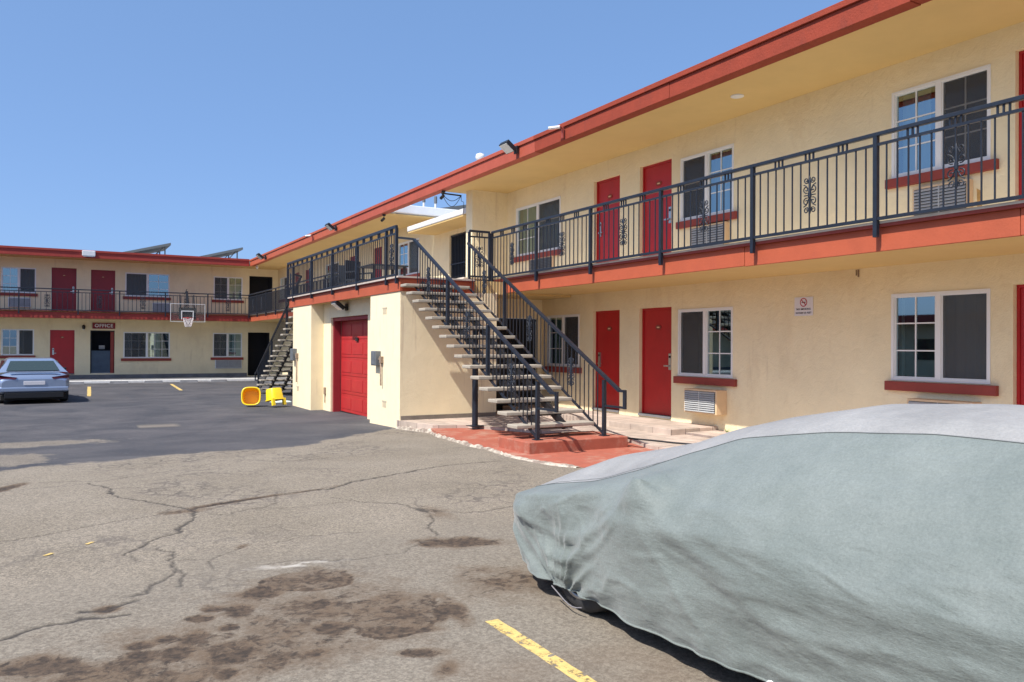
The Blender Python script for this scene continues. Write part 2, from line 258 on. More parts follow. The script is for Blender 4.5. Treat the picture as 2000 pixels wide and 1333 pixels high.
def make_ground():
    def ax(lo, a, b, st, hi, grow=1.35):
        mid = list(np.arange(a, b, st)); r = [b]; d = st
        while r[-1] < hi: d *= grow; r.append(r[-1]+d)
        q = [a]; d = st
        while q[-1] > lo: d *= grow; q.append(q[-1]-d)
        return np.array(q[::-1][:-1]+mid+r)
    xs = ax(-400, -1.3, 6.4, .02, 400); ys = ax(-300, 2.7, 8.2, .015, 8.2)
    ys = np.concatenate([ys[:-1], np.arange(ys[-1], 15.2, .03)]); r = [15.2]; d = .03
    while r[-1] < 400: d *= 1.25; r.append(r[-1]+d)
    ys = np.concatenate([ys, r])
    X, Y = np.meshgrid(xs, ys); nx, ny = len(xs), len(ys)
    Z = np.clip(.2-(Y-9.5)*.02, 0, .2)
    # cracks: distance to jittered polylines
    crk = np.zeros_like(X)
    wx = (fbm(X*3.5, Y*3.5, 3)-.5)*.16+(fbm(X*16, Y*16, 5)-.5)*.06; wy = (fbm(X*3.5, Y*3.5, 11)-.5)*.16+(fbm(X*16, Y*16, 13)-.5)*.06
    PX, PY = X+wx, Y+wy
    for wd, pl in CR:
        for a, b in zip(pl[:-1], pl[1:]):
            x0, x1 = min(a[0], b[0])-.3, max(a[0], b[0])+.3; y0, y1 = min(a[1], b[1])-.3, max(a[1], b[1])+.3
            i0, i1 = np.searchsorted(xs, [x0, x1]); j0, j1 = np.searchsorted(ys, [y0, y1])
            if i1 <= i0 or j1 <= j0: continue
            px, py = PX[j0:j1, i0:i1], PY[j0:j1, i0:i1]
            dx, dy = b[0]-a[0], b[1]-a[1]; L = dx*dx+dy*dy
            t = np.clip(((px-a[0])*dx+(py-a[1])*dy)/L, 0, 1); dd = np.hypot(px-a[0]-t*dx, py-a[1]-t*dy)
            rw = .013*wd**.5*(.55+.9*fbm(px*4, py*4, 21)); v = np.clip(1.35-dd/rw*.8, 0, 1)*min(1, .35+.45*wd)
            crk[j0:j1, i0:i1] = np.maximum(crk[j0:j1, i0:i1], v)
    st = np.zeros_like(X); nz = fbm(X*6, Y*6, 31, 5)-.5; nz2 = fbm(X*22, Y*22, 37, 4)-.5
    for cx, cy, rx, ry, s, ang in ST:
        a = math.radians(ang); rx = max(rx, .045); ry = max(ry, .045)
        u = ((X-cx)*math.cos(a)+(Y-cy)*math.sin(a))/rx; v = (-(X-cx)*math.sin(a)+(Y-cy)*math.cos(a))/ry
        d = np.sqrt(u*u+v*v)+nz*1.1
        st = np.maximum(st, np.clip(1.22-.58*d, 0, 1.1)*(s*.35+.65 if s > .5 else s+.12))
    for cx, cy, rx, ry, a in ((1.68,4.28,.27,.40,-.5), (1.40,5.12,.30,.22,-.5)):
        u = ((X-cx)*math.cos(a)+(Y-cy)*math.sin(a))/rx; v = (-(X-cx)*math.sin(a)+(Y-cy)*math.cos(a))/ry; d = np.sqrt(u*u+v*v)+nz*.30; st = np.maximum(st, np.clip((1.0-d)/.08, 0, 1)*.56); st = np.maximum(st, np.exp(-((d-.98)/.07)**2)*np.clip(.55+.6*u-.5*v, 0, 1)*1.0)
    # the bottom left corner and wear beside the car: broad faint staining
    br = np.clip((fbm(X*1.7, Y*1.7, 51, 5)-.50)*5, 0, 1)*np.clip((5.4-Y-.5*X)/1.6, 0, 1)*.55
    rb = np.clip((fbm(X*2.6, Y*2.6, 61, 5)-.40)*4, 0, 1)*np.clip(1-np.hypot((X-2.55)/.55, (Y-4.45)/.7), 0, 1)*1.2
    brown = np.clip(br+rb, 0, 1)
    # worn (coarser) area lower right of the white scar line
    worn = np.clip((6.1+.1*X-Y-(fbm(X*2, Y*2, 71)-.5)*.8)/.6, 0, 1)
    # new sealed asphalt
    bx = [-60, -1.6, -.6, -.1, 1.15, 2, 2.7, 3.4, 3.85, 4.6, 5.2, 5.7, 6.2, 60]; by = [9.5, 11.4, 11.5, 11.7, 12.05, 12.35, 12.25, 12.4, 12.9, 13.65, 14.1, 14.5, 14.95, 30]
    B = np.interp(X, bx, by)+(fbm(X*3, Y*3, 81)-.5)*.35+(fbm(X*14, Y*14, 83)-.5)*.18
    seal = np.clip((Y-B)/.12, 0, 1)
    for (cx, cy, rx, ry) in ((1.75, 17.9, .5, .38), (-.55, 12.75, .45, .75), (-.7, 15.0, 1.5, .5)):
        seal = np.minimum(seal, np.clip((np.hypot((X-cx)/rx, (Y-cy)/ry)+nz*1.2-.85)/.25, 0, 1)*.75+.25)
    frag = np.clip(1.2-np.abs(Y-B+.65)/.7, 0, 1)*np.clip((fbm(X*1.3, Y*1.3, 91)-.40)*5, 0, 1); frag = np.maximum(frag, np.clip(1-np.hypot((X-1.2)/.9, (Y-5.3)/.45), 0, 1)*.8); frag = np.maximum(frag, np.clip((fbm(X*.8+4, Y*.8, 93)-.50)*7, 0, 1)*.75*np.clip((Y-5.9)/1.2, 0, 1)); frag = np.maximum(frag, np.clip(1-np.abs(Y-7.75-.3*(X-1))/.3, 0, 1)*np.clip(1-np.abs(X-1.5)/1.2, 0, 1))
    scar = np.clip(1.2-np.abs((Y-5.52)-(X-1.4)*-.1-(fbm(X*6, Y*6, 99)-.5)*.25)/.06, 0, 1)*np.clip(1-np.abs(X-1.45)/.4, 0, 1)*np.clip((fbm(X*18, Y*18, 97)-.38)*6, 0, 1)
    Z = Z-crk*.008-np.clip(st-.4, 0, .4)*.012+(fbm(X*.9, Y*.9, 95)-.5)*.012*np.clip((16-Y)/4, 0, 1)*np.clip((5.2-X)/.8, 0, 1)
    me = bpy.data.meshes.new('parking_lot'); N = nx*ny
    idx = np.arange(N).reshape(ny, nx); q = np.stack([idx[:-1,:-1], idx[:-1,1:], idx[1:,1:], idx[1:,:-1]], -1).reshape(-1, 4)
    me.vertices.add(N); me.vertices.foreach_set('co', np.stack([X, Y, Z], -1).astype(np.float32).ravel())
    me.loops.add(q.size); me.loops.foreach_set('vertex_index', q.ravel().astype(np.int32))
    me.polygons.add(len(q)); me.polygons.foreach_set('loop_start', (np.arange(len(q))*4).astype(np.int32)); me.polygons.foreach_set('loop_total', np.full(len(q), 4, np.int32))
    me.polygons.foreach_set('use_smooth', np.ones(len(q), bool)); me.update()
    for nm, A in (('wear_a', np.stack([crk, st, seal, np.ones_like(X)], -1)), ('wear_b', np.stack([brown, worn, np.maximum(frag, 0)*(1-seal), scar], -1))):
        at = me.attributes.new(nm, 'FLOAT_COLOR', 'POINT'); at.data.foreach_set('color', np.clip(A, 0, 1).astype(np.float32).ravel())
    o = bpy.data.objects.new('parking_lot', me); C.objects.link(o); o['kind'] = 'structure'
    # shader
    m = bpy.data.materials.new('asphalt'); m.use_nodes = True; n = m.node_tree.nodes; l = m.node_tree.links; p = n['Principled BSDF']; p.inputs['Roughness'].default_value = .92
    g = n.new('ShaderNodeNewGeometry')
    def noise(sc, det=5, ro=.6, dist=0):
        t = n.new('ShaderNodeTexNoise'); t.inputs['Scale'].default_value = sc; t.inputs['Detail'].default_value = det; t.inputs['Roughness'].default_value = ro; t.inputs['Distortion'].default_value = dist
        l.new(g.outputs['Position'], t.inputs[0]); return t.outputs[0]
    def mr(x, a, b, c, d):
        t = n.new('ShaderNodeMapRange'); t.inputs[1].default_value = a; t.inputs[2].default_value = b; t.inputs[3].default_value = c; t.inputs[4].default_value = d; l.new(x, t.inputs[0]); return t.outputs[0]
    def mix(f, a, b, bt='MIX'):
        t = n.new('ShaderNodeMix'); t.data_type = 'RGBA'; t.blend_type = bt
        if hasattr(f, 'links'): l.new(f, t.inputs['Factor'])
        else: t.inputs['Factor'].default_value = f
        for k, v in (('A', a), ('B', b)):
            if isinstance(v, tuple): t.inputs[k].default_value = (*v, 1)
            else: l.new(v, t.inputs[k])
        return t.outputs['Result']
    def mul(a, b):
        t = n.new('ShaderNodeMath'); t.operation = 'MULTIPLY'; l.new(a, t.inputs[0])
        if hasattr(b, 'links'): l.new(b, t.inputs[1])
        else: t.inputs[1].default_value = b
        return t.outputs[0]
    aa = n.new('ShaderNodeAttribute'); aa.attribute_name = 'wear_a'; ab = n.new('ShaderNodeAttribute'); ab.attribute_name = 'wear_b'
    sa = n.new('ShaderNodeSeparateColor'); l.new(aa.outputs['Color'], sa.inputs[0]); sb = n.new('ShaderNodeSeparateColor'); l.new(ab.outputs['Color'], sb.inputs[0])
    vor = n.new('ShaderNodeTexVoronoi'); vor.inputs['Scale'].default_value = 95; l.new(g.outputs['Position'], vor.inputs[0])
    sv = n.new('ShaderNodeSeparateColor'); l.new(vor.outputs['Color'], sv.inputs[0])
    old = mix(mr(noise(1.1, 6), .35, .65, 0, 1), (.212,.178,.134), (.252,.214,.166))
    old = mix(1, old, mr(sv.outputs[0], 0, 1, .62, 1.36), 'MULTIPLY')          # aggregate
    old = mix(1, old, mr(noise(38, 4, .7), .3, .7, .8, 1.2), 'MULTIPLY')
    wornc = mix(mr(noise(42, 5, .8), .42, .60, 0, 1), (.135,.113,.088), (.275,.24,.19))
    old = mix(mul(sb.outputs[1], .72), old, wornc)
    old = mix(mul(sb.outputs[0], .75), old, (.14,.088,.052))
    ve = n.new('ShaderNodeTexVoronoi'); ve.feature = 'DISTANCE_TO_EDGE'; ve.inputs['Scale'].default_value = 4.5
    wv = n.new('ShaderNodeTexNoise'); wv.inputs['Scale'].default_value = 5; wv.inputs['Detail'].default_value = 4; l.new(g.outputs['Position'], wv.inputs[0])
    wa = n.new('ShaderNodeVectorMath'); wa.operation = 'MULTIPLY_ADD'; l.new(wv.outputs['Color'], wa.inputs[0]); wa.inputs[1].default_value = (.35,.35,.35); l.new(g.outputs['Position'], wa.inputs[2]); l.new(wa.outputs[0], ve.inputs[0])
    old = mix(mul(mul(sb.outputs[2], mr(ve.outputs['Distance'], .02, .10, 1, 0)), mr(noise(3, 4), .36, .5, 0, 1)), old, (.09,.075,.065))
    old = mix(mul(ab.outputs['Alpha'], .7), old, (.62,.58,.52))
    stc = mix(mr(noise(24, 4), .4, .6, 0, 1), (.030,.021,.015), (.090,.060,.038))
    def add(a, b_):
        t = n.new('ShaderNodeMath'); t.operation = 'ADD'; l.new(a, t.inputs[0]); l.new(b_, t.inputs[1]); return t.outputs[0]
    sm1 = mr(add(sa.outputs[1], mr(noise(13, 6, .72, .5), .25, .75, -.48, .48)), .50, .72, 0, .92)
    old = mix(mul(mr(add(sa.outputs[1], mr(noise(4, 6, .7), .3, .7, -.16, .16)), .22, .62, 0, .9), mr(noise(60, 4, .8), .3, .7, .7, 1.1)), old, (.118,.075,.043))
    old = mix(sm1, old, stc)
    old = mix(mul(sa.outputs[0], .95), old, (.036,.03,.026))
    new = mix(mr(noise(.7, 6, .6, .6), .35, .65, 0, 1), (.046,.047,.055), (.092,.086,.090))
    new = mix(mr(noise(9, 5, .75), .58, .72, 0, .5), new, (.15,.145,.15))
    new = mix(1, new, mr(sv.outputs[0], 0, 1, .8, 1.2), 'MULTIPLY')
    fin = mix(sa.outputs[2], old, new)
    l.new(fin, p.inputs['Base Color'])
    b = n.new('ShaderNodeBump'); b.inputs['Strength'].default_value = .8; b.inputs['Distance'].default_value = .006
    ad = n.new('ShaderNodeMath'); ad.operation = 'ADD'; l.new(sv.outputs[0], ad.inputs[0]); l.new(noise(30, 5, .8), ad.inputs[1]); l.new(ad.outputs[0], b.inputs['Height'])
    l.new(b.outputs[0], p.inputs['Normal'])
    me.materials.append(m)
    return m
ASPH = make_ground()

def ground_strip(name, pts, w, mt, lift=.004):   # painted stripe lying on the lot
    b = MB(); n = len(pts)
    L = []; R = []
    for i, (x, y) in enumerate(pts):
        x0, y0 = pts[max(i-1, 0)]; x1, y1 = pts[min(i+1, n-1)]; d = Vector((x1-x0, y1-y0)).normalized(); k = 1+random.uniform(-.12, .12)
        L.append((x-d.y*w/2*k, y+d.x*w/2*k, gz(y)+lift)); R.append((x+d.y*w/2*k, y-d.x*w/2*k, gz(y)+lift))
    b.add(L+R, [(i, i+1, n+i+1, n+i) for i in range(n-1)])
    o = b.build(name, mt); o['kind'] = 'structure'; return o
def paint():
    m = mat('yellow_line_paint', (.62,.44,.15), .8, noise=(25,.15))
    n = m.node_tree.nodes; l = m.node_tree.links; p = n['Principled BSDF']; g = n.new('ShaderNodeNewGeometry')
    t = n.new('ShaderNodeTexNoise'); t.inputs['Scale'].default_value = 22; t.inputs['Detail'].default_value = 7; t.inputs['Roughness'].default_value = .75; l.new(g.outputs['Position'], t.inputs[0])
    r = n.new('ShaderNodeMapRange'); r.inputs[1].default_value = .40; r.inputs[2].default_value = .47; l.new(t.outputs[0], r.inputs[0]); l.new(r.outputs[0], p.inputs['Alpha'])
    return m
M['paint'] = paint()
def seg(a, b, n=14): return [(a[0]+(b[0]-a[0])*i/n, a[1]+(b[1]-a[1])*i/n) for i in range(n+1)]
ground_strip('painted_line', seg((2.085, 3.89), (2.08, .2), 40), .085, M['paint'])
ground_strip('painted_line', seg((1.05, 35.6), (.86, 29.2)), .12, M['paint'], .006)
ground_strip('painted_line', seg((4.15, 36.6), (3.92, 31.5)), .12, M['paint'], .006)
ground_strip('painted_line', seg((-.08, 6.6), (-.03, 6.66), 2), .03, M['paint'])
ground_strip('painted_line', seg((.19, 6.83), (.24, 6.89), 2), .03, M['paint'])
# pavements of the near wing
b = MB(); b.prism([(9.9,-7),(9.9,15.9),(5.95,15.9),(5.70,14.5),(5.76,14.0),(5.9,13.3),(6.5,13.05),(7.9,10.3),(7.55,9.2),(7.6,-7)], .0, .262)
b.build('sidewalk', M['paver'])['kind'] = 'structure'
ap = [(5.88,13.32),(5.72,12.75),(5.62,11.9),(5.53,11.0),(5.50,10.3),(5.44,9.95),(5.38,9.46),(5.43,9.04),(5.52,8.58),(5.7,8.2),(6.2,7.9),(7.7,7.7),(7.75,9.1),(8.05,10.35),(6.6,13.1)]
b = MB(); b.prism(ap, .0, .208); b.build('red_apron', M['redcon'])['kind'] = 'structure'
# pale crumbling edge of the apron
b = MB(); e = [(5.68,14.5),(5.74,14.0),(5.86,13.32),(5.70,12.75),(5.60,11.9),(5.51,11.0),(5.48,10.3),(5.41,9.95),(5.36,9.46),(5.40,9.04),(5.48,8.58),(5.65,8.2)]
pts = []
for i in range(len(e)-1):
    for k in range(10): t = k/10; pts.append((e[i][0]*(1-t)+e[i+1][0]*t, e[i][1]*(1-t)+e[i+1][1]*t))
vs = []; n = len(pts)
for i, (x, y) in enumerate(pts):
    w_ = .008+.06*max(0, fbm(np.array(y*3.2), np.array(x*2), 4)-.45)*2+random.uniform(0, .02); hz = max(.02, .24-gz(y))*random.uniform(.3, .8)
    if y < 9.6: w_ += .03
    vs += [(x-w_, y, gz(y)-.01), (x-w_*.5, y, gz(y)+hz*.6+.004), (x+.03, y, gz(y)+hz*.8+.006)]
b.add(vs, [f for i in range(n-1) for f in ((i*3, i*3+1, i*3+4, i*3+3), (i*3+1, i*3+2, i*3+5, i*3+4))], 0)
b.build('apron_edge', mat('crumbled_white_edge', (.50,.44,.36), .9, noise=(30,.3), dirt=(7,(.20,.15,.12),.44,.9,(1,1,1))))['kind'] = 'structure'
# raised ledges along the wall
b = MB(); b.box(8.68, 9.9, 10.05, 15.72, .0, .36); b.box(9.0, 9.9, -7, 10.045, .0, .30); b.build('door_ledge', M['paver'], bevel=.008)['kind'] = 'structure'
# office walk and kerb
b = MB(); b.box(-32, 8.2, 38.75, 41.5, 0, .10); b.box(8.2, 9.8, 15.9, 41.5, 0, .10); b.build('office_walk', M['walk'])['kind'] = 'structure'
b = MB(); b.box(-32, 8.2, 38.45, 38.745, 0, .11); b.build('kerb', M['curbwhite'], bevel=.01)['kind'] = 'structure'

# ------------------------------------------------------------------ building kit
def wall(b, mp, u0, u1, z0, z1, ops, dep=.10, m=0):
    us = sorted({u0, u1, *[v for o in ops for v in o[:2] if u0 < v < u1]}); zs = sorted({z0, z1, *[v for o in ops for v in o[2:4] if z0 < v < z1]})
    b.map = mp
    for i in range(len(us)-1):
        for j in range(len(zs)-1):
            cu, cz = (us[i]+us[i+1])/2, (zs[j]+zs[j+1])/2
            if any(o[0] < cu < o[1] and o[2] < cz < o[3] for o in ops): continue
            b.quad((us[i],0,zs[j]), (us[i+1],0,zs[j]), (us[i+1],0,zs[j+1]), (us[i],0,zs[j+1]), m)
    for o in ops:
        a, c, d, e = o[:4]
        b.quad((a,0,d), (a,-dep,d), (a,-dep,e), (a,0,e), m); b.quad((c,0,d), (c,-dep,d), (c,-dep,e), (c,0,e), m)
        b.quad((a,0,e), (c,0,e), (c,-dep,e), (a,-dep,e), m); b.quad((a,0,d), (c,0,d), (c,-dep,d), (a,-dep,d), m)
    b.map = None
def window(parent, mp, u0, u1, z0, z1, scr='hi', cur='curtain', cover=1.0, sill=True, grid_both=False, open_c=None, label=None, sillmat='maroon', cols=2):
    """scr: which half carries the insect screen in u ('lo','hi',None)"""
    fr = .036; mid = (u0+u1)/2
    b = MB(); b.map = mp; p = .012
    b.box(u0, u0+fr, -.05, p, z0, z1); b.box(u1-fr, u1, -.05, p, z0, z1); b.box(u0+fr, u1-fr, -.05, p, z0, z0+fr); b.box(u0+fr, u1-fr, -.05, p, z1-fr, z1)
    b.box(mid-.035, mid+.035, -.05, p-.003, z0+fr, z1-fr)
    for a, c in ((u0+fr, mid-.035), (mid+.035, u1-fr)):     # sash lining
        b.box(a, a+.018, -.055, -.008, z0+fr, z1-fr); b.box(c-.018, c, -.055, -.008, z0+fr, z1-fr)
        b.box(a+.018, c-.018, -.055, -.008, z0+fr, z0+fr+.018); b.box(a+.018, c-.018, -.055, -.008, z1-fr-.018, z1-fr)
    fo = b.build('window', M['white'], parent)
    if label: fo['label'] = label
    for half, (a, c) in (('lo', (u0+fr, mid-.035)), ('hi', (mid+.035, u1-fr))):
        g = MB(); g.map = mp; g.quad((a,-.035,z0+fr), (c,-.035,z0+fr), (c,-.035,z1-fr), (a,-.035,z1-fr)); g.build('pane', M['glass_s' if half == scr else 'glass'], fo)
        if half != scr or grid_both:
            q = MB(); q.map = mp; H = z1-z0-2*fr
            for k in range(1, cols): x = a+(c-a)*k/cols; q.box(x-.009, x+.009, -.033, -.024, z0+fr, z1-fr)
            for k in (1, 2): q.box(a, c, -.032, -.025, z0+fr+H*k/3-.009, z0+fr+H*k/3+.009)
            q.build('muntin', M['white'], fo)
        if half == scr:
            q = MB(); q.map = mp; q.quad((a,-.012,z0+fr), (c,-.012,z0+fr), (c,-.012,z1-fr), (a,-.012,z1-fr)); q.build('screen', M['screen'], fo)
    # curtains: wavy cloth, and the dark room behind
    segs = open_c or [(u0+fr, u0+fr+(u1-u0-2*fr)*cover)]
    q = MB(); q.map = mp
    for a, c in segs:
        n = max(6, int((c-a)/.022)); ph = random.random()*6
        xs = [a+(c-a)*i/n for i in range(n+1)]; ds = [-.17+.022*math.sin(x*52+ph+.8*math.sin(x*9)) for x in xs]
        q.add([(x, d, z0+.02) for x, d in zip(xs, ds)]+[(x, d*.98, z1-.02) for x, d in zip(xs, ds)], [(i, i+1, n+2+i, n+1+i) for i in range(n)], 0, True)
    q.build('curtain', M[cur], fo)
    q = MB(); q.map = mp; a, c, d = u0-.3, u1+.3, -.75
    q.quad((a,d,z0-.3), (c,d,z0-.3), (c,d,z1+.2), (a,d,z1+.2)); q.quad((a,-.101,z0-.3), (a,d,z0-.3), (a,d,z1+.2), (a,-.101,z1+.2)); q.quad((c,-.101,z0-.3), (c,d,z0-.3), (c,d,z1+.2), (c,-.101,z1+.2))
    q.quad((a,-.101,z1+.2), (c,-.101,z1+.2), (c,d,z1+.2), (a,d,z1+.2)); q.quad((a,-.101,z0-.3), (c,-.101,z0-.3), (c,d,z0-.3), (a,d,z0-.3))
    q.build('room_interior', M['room'], fo)
    if sill:
        q = MB(); q.map = mp; q.box(u0-.10, u1+.06, .001, .07, z0-.135, z0-.012); q.build('sill', M[sillmat], fo, bevel=.006)
    return fo
def door(parent, mp, u0, u1, z0, z1, m='red', handle='lo', label=None, plaque=True, dep=.09):
    b = MB(); b.map = mp; f = .035
    b.box(u0+f, u1-f, -dep-.04, -dep+.0, z0+.012, z1-f)
    o = b.build('door', M[m], parent, bevel=.004)
    if label: o['label'] = label
    q = MB(); q.map = mp; q.box(u0+.002, u0+f, -dep-.05, -dep+.02, z0+.002, z1-.002); q.box(u1-f, u1-.002, -dep-.05, -dep+.02, z0+.002, z1-.002); q.box(u0+f, u1-f, -dep-.05, -dep+.02, z1-f, z1-.002); q.build('door_frame', M[m], o)
    q = MB(); q.map = mp; q.box(u0+.002, u1-.002, -dep-.08, .03, z0-.03, z0+.008); q.build('threshold', M['walk'], o)
    hu = u0+f+.09 if handle == 'lo' else u1-f-.09; s = 1 if handle == 'lo' else -1
    q = MB(); q.map = mp; q.box(hu-.035, hu+.035, -dep+.001, -dep+.022, z0+.86, z0+1.16); q.box(hu-.012, hu+.012, -dep+.02, -dep+.06, z0+.92, z0+.945); q.box(min(hu, hu+s*.12), max(hu, hu+s*.12), -dep+.05, -dep+.066, z0+.92, z0+.945)
    q.build('handle', M['steel'], o)
    q = MB(); q.map = mp; q.box(hu-.02, hu+.02, -dep+.022, -dep+.03, z0+1.08, z0+1.12); q.build('key_reader', M['black'], o)
    if plaque:
        c = (u0+u1)/2; q = MB(); q.map = mp; z = z0+1.65; n = 16
        q.add([(c+.085*math.cos(2*math.pi*k/n), -dep+.012, z+.048*math.sin(2*math.pi*k/n)) for k in range(n)]+[(c+.085*math.cos(2*math.pi*k/n), -dep+.001, z+.048*math.sin(2*math.pi*k/n)) for k in range(n)], [tuple(range(n))]+[(k, (k+1)%n, n+(k+1)%n, n+k) for k in range(n)])
        q.build('number_plaque', M['maroon'], o)
        q = MB(); q.map = mp; q.box(c-.035, c+.035, -dep+.012, -dep+.016, z-.012, z+.012); q.build('plaque_plate', M['acbeige'], o)
    return o
def ac_unit(mp, base, u0, u1, z0, z1, label, prot=.10, front='acgrey', sleeve='acbeige', nl=10, group='air conditioners under the room windows'):
    t = thing('air_conditioner', label, 'air conditioner', base, group)
    b = MB(); b.map = mp; b.box(u0, u1, .001, prot, z0, z1); b.build('case', M[sleeve], t, bevel=.008)
    b = MB(); b.map = mp; b.box(u0+.03, u1-.03, prot, prot+.006, z0+.03, z1-.03); g = b.build('grille', M['acdark'], t)
    b = MB(); b.map = mp; H = z1-z0-.06
    for k in range(nl):
        z = z0+.03+H*(k+.5)/nl; e = H/nl*.30
        b.add([(u0+.03,prot+.006,z+e),(u1-.03,prot+.006,z+e),(u1-.03,prot+.024,z-e),(u0+.03,prot+.024,z-e),(u0+.03,prot+.006,z+e-.004),(u1-.03,prot+.006,z+e-.004),(u1-.03,prot+.024,z-e-.006),(u0+.03,prot+.024,z-e-.006)],[(0,1,2,3),(4,7,6,5),(3,2,6,7)])
    b.box((u0+u1)/2-.006, (u0+u1)/2+.006, prot+.006, prot+.026, z0+.03, z1-.03)
    b.build('louvre', M[front], t); return t

# ================================================================== near wing (right)
XW = 9.72
mR = lambda u, d, z: (XW-d, u, z)
wing = thing('motel_wing', 'long cream two storey motel wing with red doors and white windows', 'building', (9.72, 6, .25))
DG = [(11.24,12.17,.42,2.44), (12.79,13.70,.42,2.44), (4.30,5.24,.42,2.46)]
WG = [(5.50,6.81,1.28,2.43), (9.71,11.05,1.19,2.38), (14.20,15.50,1.26,2.40), (1.2,2.5,1.28,2.43)]
DU = [(11.25,12.17,3.13,5.17), (12.80,13.69,3.13,5.15), (4.30,5.22,3.13,5.20)]
WU = [(5.50,6.81,3.98,5.13), (9.70,11.00,3.96,5.09), (14.96,16.95,3.88,5.06), (1.2,2.5,3.98,5.13)]
b = MB(); wall(b, mR, -6.5, 15.73, .2, 2.84, DG+WG); wall(b, mR, -6.5, 17.4, 3.10, 5.53, DU+WU)
wall(b, lambda u, d, z: (u, 15.73-d, z), 7.83, 9.72, .2, 2.80, [(8.45,9.60,.2,2.33)])
# jog fin beside the roof opening
b.box(8.74, 9.74, 17.40, 17.74, 3.10, 5.53)
b.box(9.72, 9.9, -6.6, -6.5, 0, 5.5); b.box(9.9, 16, -6.6, -6.5, 0, 5.5)
b.build('wall', M['stucco'], wing, rec=False)
# courtyard wall, low roof, far stretch of wall
DC = [(19.58,20.80,3.13,4.86)]
DF = [(26.3,27.25,3.13,5.15), (35.4,36.35,3.13,5.1), (37.3,38.25,3.13,5.1), (29.0,29.95,3.13,5.1), (33.0,33.95,.42,2.4)]
WF = [(39.5,40.9,3.95,5.05), (31.2,33.0,3.95,5.05), (23.0,24.8,3.95,5.05), (28.2,30.4,1.2,2.35), (36,37.6,1.2,2.35)]
b = MB(); wall(b, mR, 17.74, 21.85, 3.06, 5.0, DC); wall(b, mR, 21.85, 41.4, .1, 2.84, [o for o in DF+WF if o[3] < 3]); wall(b, mR, 21.85, 41.4, 3.06, 5.53, [o for o in DF+WF if o[3] > 3])
b.box(9.73, 15, 21.87, 22.1, 5.0, 5.53)
b.build('wall', M['stucco'], wing, rec=False)
b = MB(); b.box(8.86, 14, 17.76, 21.82, 4.98, 5.02); b.build('low_soffit', M['soffit'], wing)
b = MB(); b.box(8.84, 14, 17.76, 21.84, 5.022, 5.17); b.build('low_roof', M['gutter'], wing, bevel=.02)
b = MB(); b.box(8.44, 15.6, 21.76, 21.86, 5.56, 5.80); b.build('gutter', M['gutter'], wing, bevel=.02)
# roof
b = MB(); b.box(8.24, 16, -6.4, 17.98, 5.535, 5.77, 0); b.box(8.24, 16, 21.87, 39.95, 5.535, 5.77, 0); b.build('roof', M['roof'], wing)
b = MB(); b.box(8.24, 16, -6.4, 17.98, 5.51, 5.53); b.box(8.24, 16, 21.87, 41.5, 5.51, 5.53); b.build('soffit', M['soffit'], wing)
def fascia(y0, y1, m):
    b = MB(); n = max(1, round((y1-y0)/4.2)); L = (y1-y0)/n
    for k in range(n): b.box(8.03+.003*(k%2), 8.235, y0+k*L, y0+(k+1)*L-.006, 5.485+.004*((k*7)%3), 5.72)
    b.box(8.0, 8.235, y0, y1, 5.7225, 5.80)
    o = b.build('roof_fascia', M[m], wing, bevel=.004); return o
o = fascia(-6.4, 13.3, 'roofdark'); o['label'] = 'darker stretch of roof fascia'
fascia(13.302, 24.5, 'roofred'); fascia(24.502, 39.93, 'fascia')
# walkway slab
b = MB(); b.box(8.09, 9.75, -6.4, 14.95, 2.815, 3.10); b.box(8.09, 9.75, 22.97, 41.4, 2.815, 3.10); b.build('walkway_slab', M['soffit'], wing)
b = MB()
for k in range(6): b.box(8.04+.003*(k%2), 8.088, -6.4+k*3.558, -6.4+(k+1)*3.558-.007, 2.80+.003*((k*5)%3), 3.065)
b.build('walkway_fascia', M['fascia'], wing, bevel=.004)
b = MB()
for k in range(4): b.box(8.04+.003*(k%2), 8.088, 22.99+k*4.217, 22.99+(k+1)*4.217-.007, 2.80, 3.065)
b.build('walkway_fascia', M['fascia'], wing, bevel=.004)
b = MB(); b.box(7.30, 8.04, 14.952, 15.0, 2.80, 3.065); b.build('landing_fascia', M['fascia'], wing, bevel=.004)
b = MB(); b.box(7.985, 9.7, -6.4, 14.90, 3.102, 3.13); b.box(7.985, 9.7, 22.97, 41.39, 3.102, 3.13); b.box(7.30, 9.7, 14.902, 15.3, 3.102, 3.13)
b.build('walkway_floor', mat('walkway_floor_concrete', (.66,.58,.48), .85, noise=(5,.15)), wing)
b = MB(); b.box(7.99, 8.04, -6.4, 14.90, 3.066, 3.101); b.build('edge_trim', M['maroon'], wing)
for i, o in enumerate(DG): door(wing, mR, *o, handle='lo' if i != 1 else 'hi')
for i, o in enumerate(DU): door(wing, mR, *o, handle='lo' if i != 1 else 'hi')
window(wing, mR, *WG[0], scr='lo', cur='curtain', open_c=[(5.5,6.2),(6.72,6.79)]); window(wing, mR, *WG[1], scr='hi', cover=.14); window(wing, mR, *WG[2], scr='lo', cur='curtain_g', open_c=[(15.05,15.45)]); window(wing, mR, *WG[3], scr='lo')
window(wing, mR, *WU[0], scr='lo', grid_both=True, cur='curtain', open_c=[(6.35,6.78)]); window(wing, mR, *WU[1], scr='hi', open_c=[(9.72,10.4)]); window(wing, mR, *WU[2], scr='lo', cur='curtain_g', cover=1); window(wing, mR, *WU[3], scr='lo')
for o in DF: door(wing, mR, *o, m='redfar')
for o in WF: window(wing, mR, *o, scr='lo', cur='curtain_w' if o[3] < 3 else 'curtain')
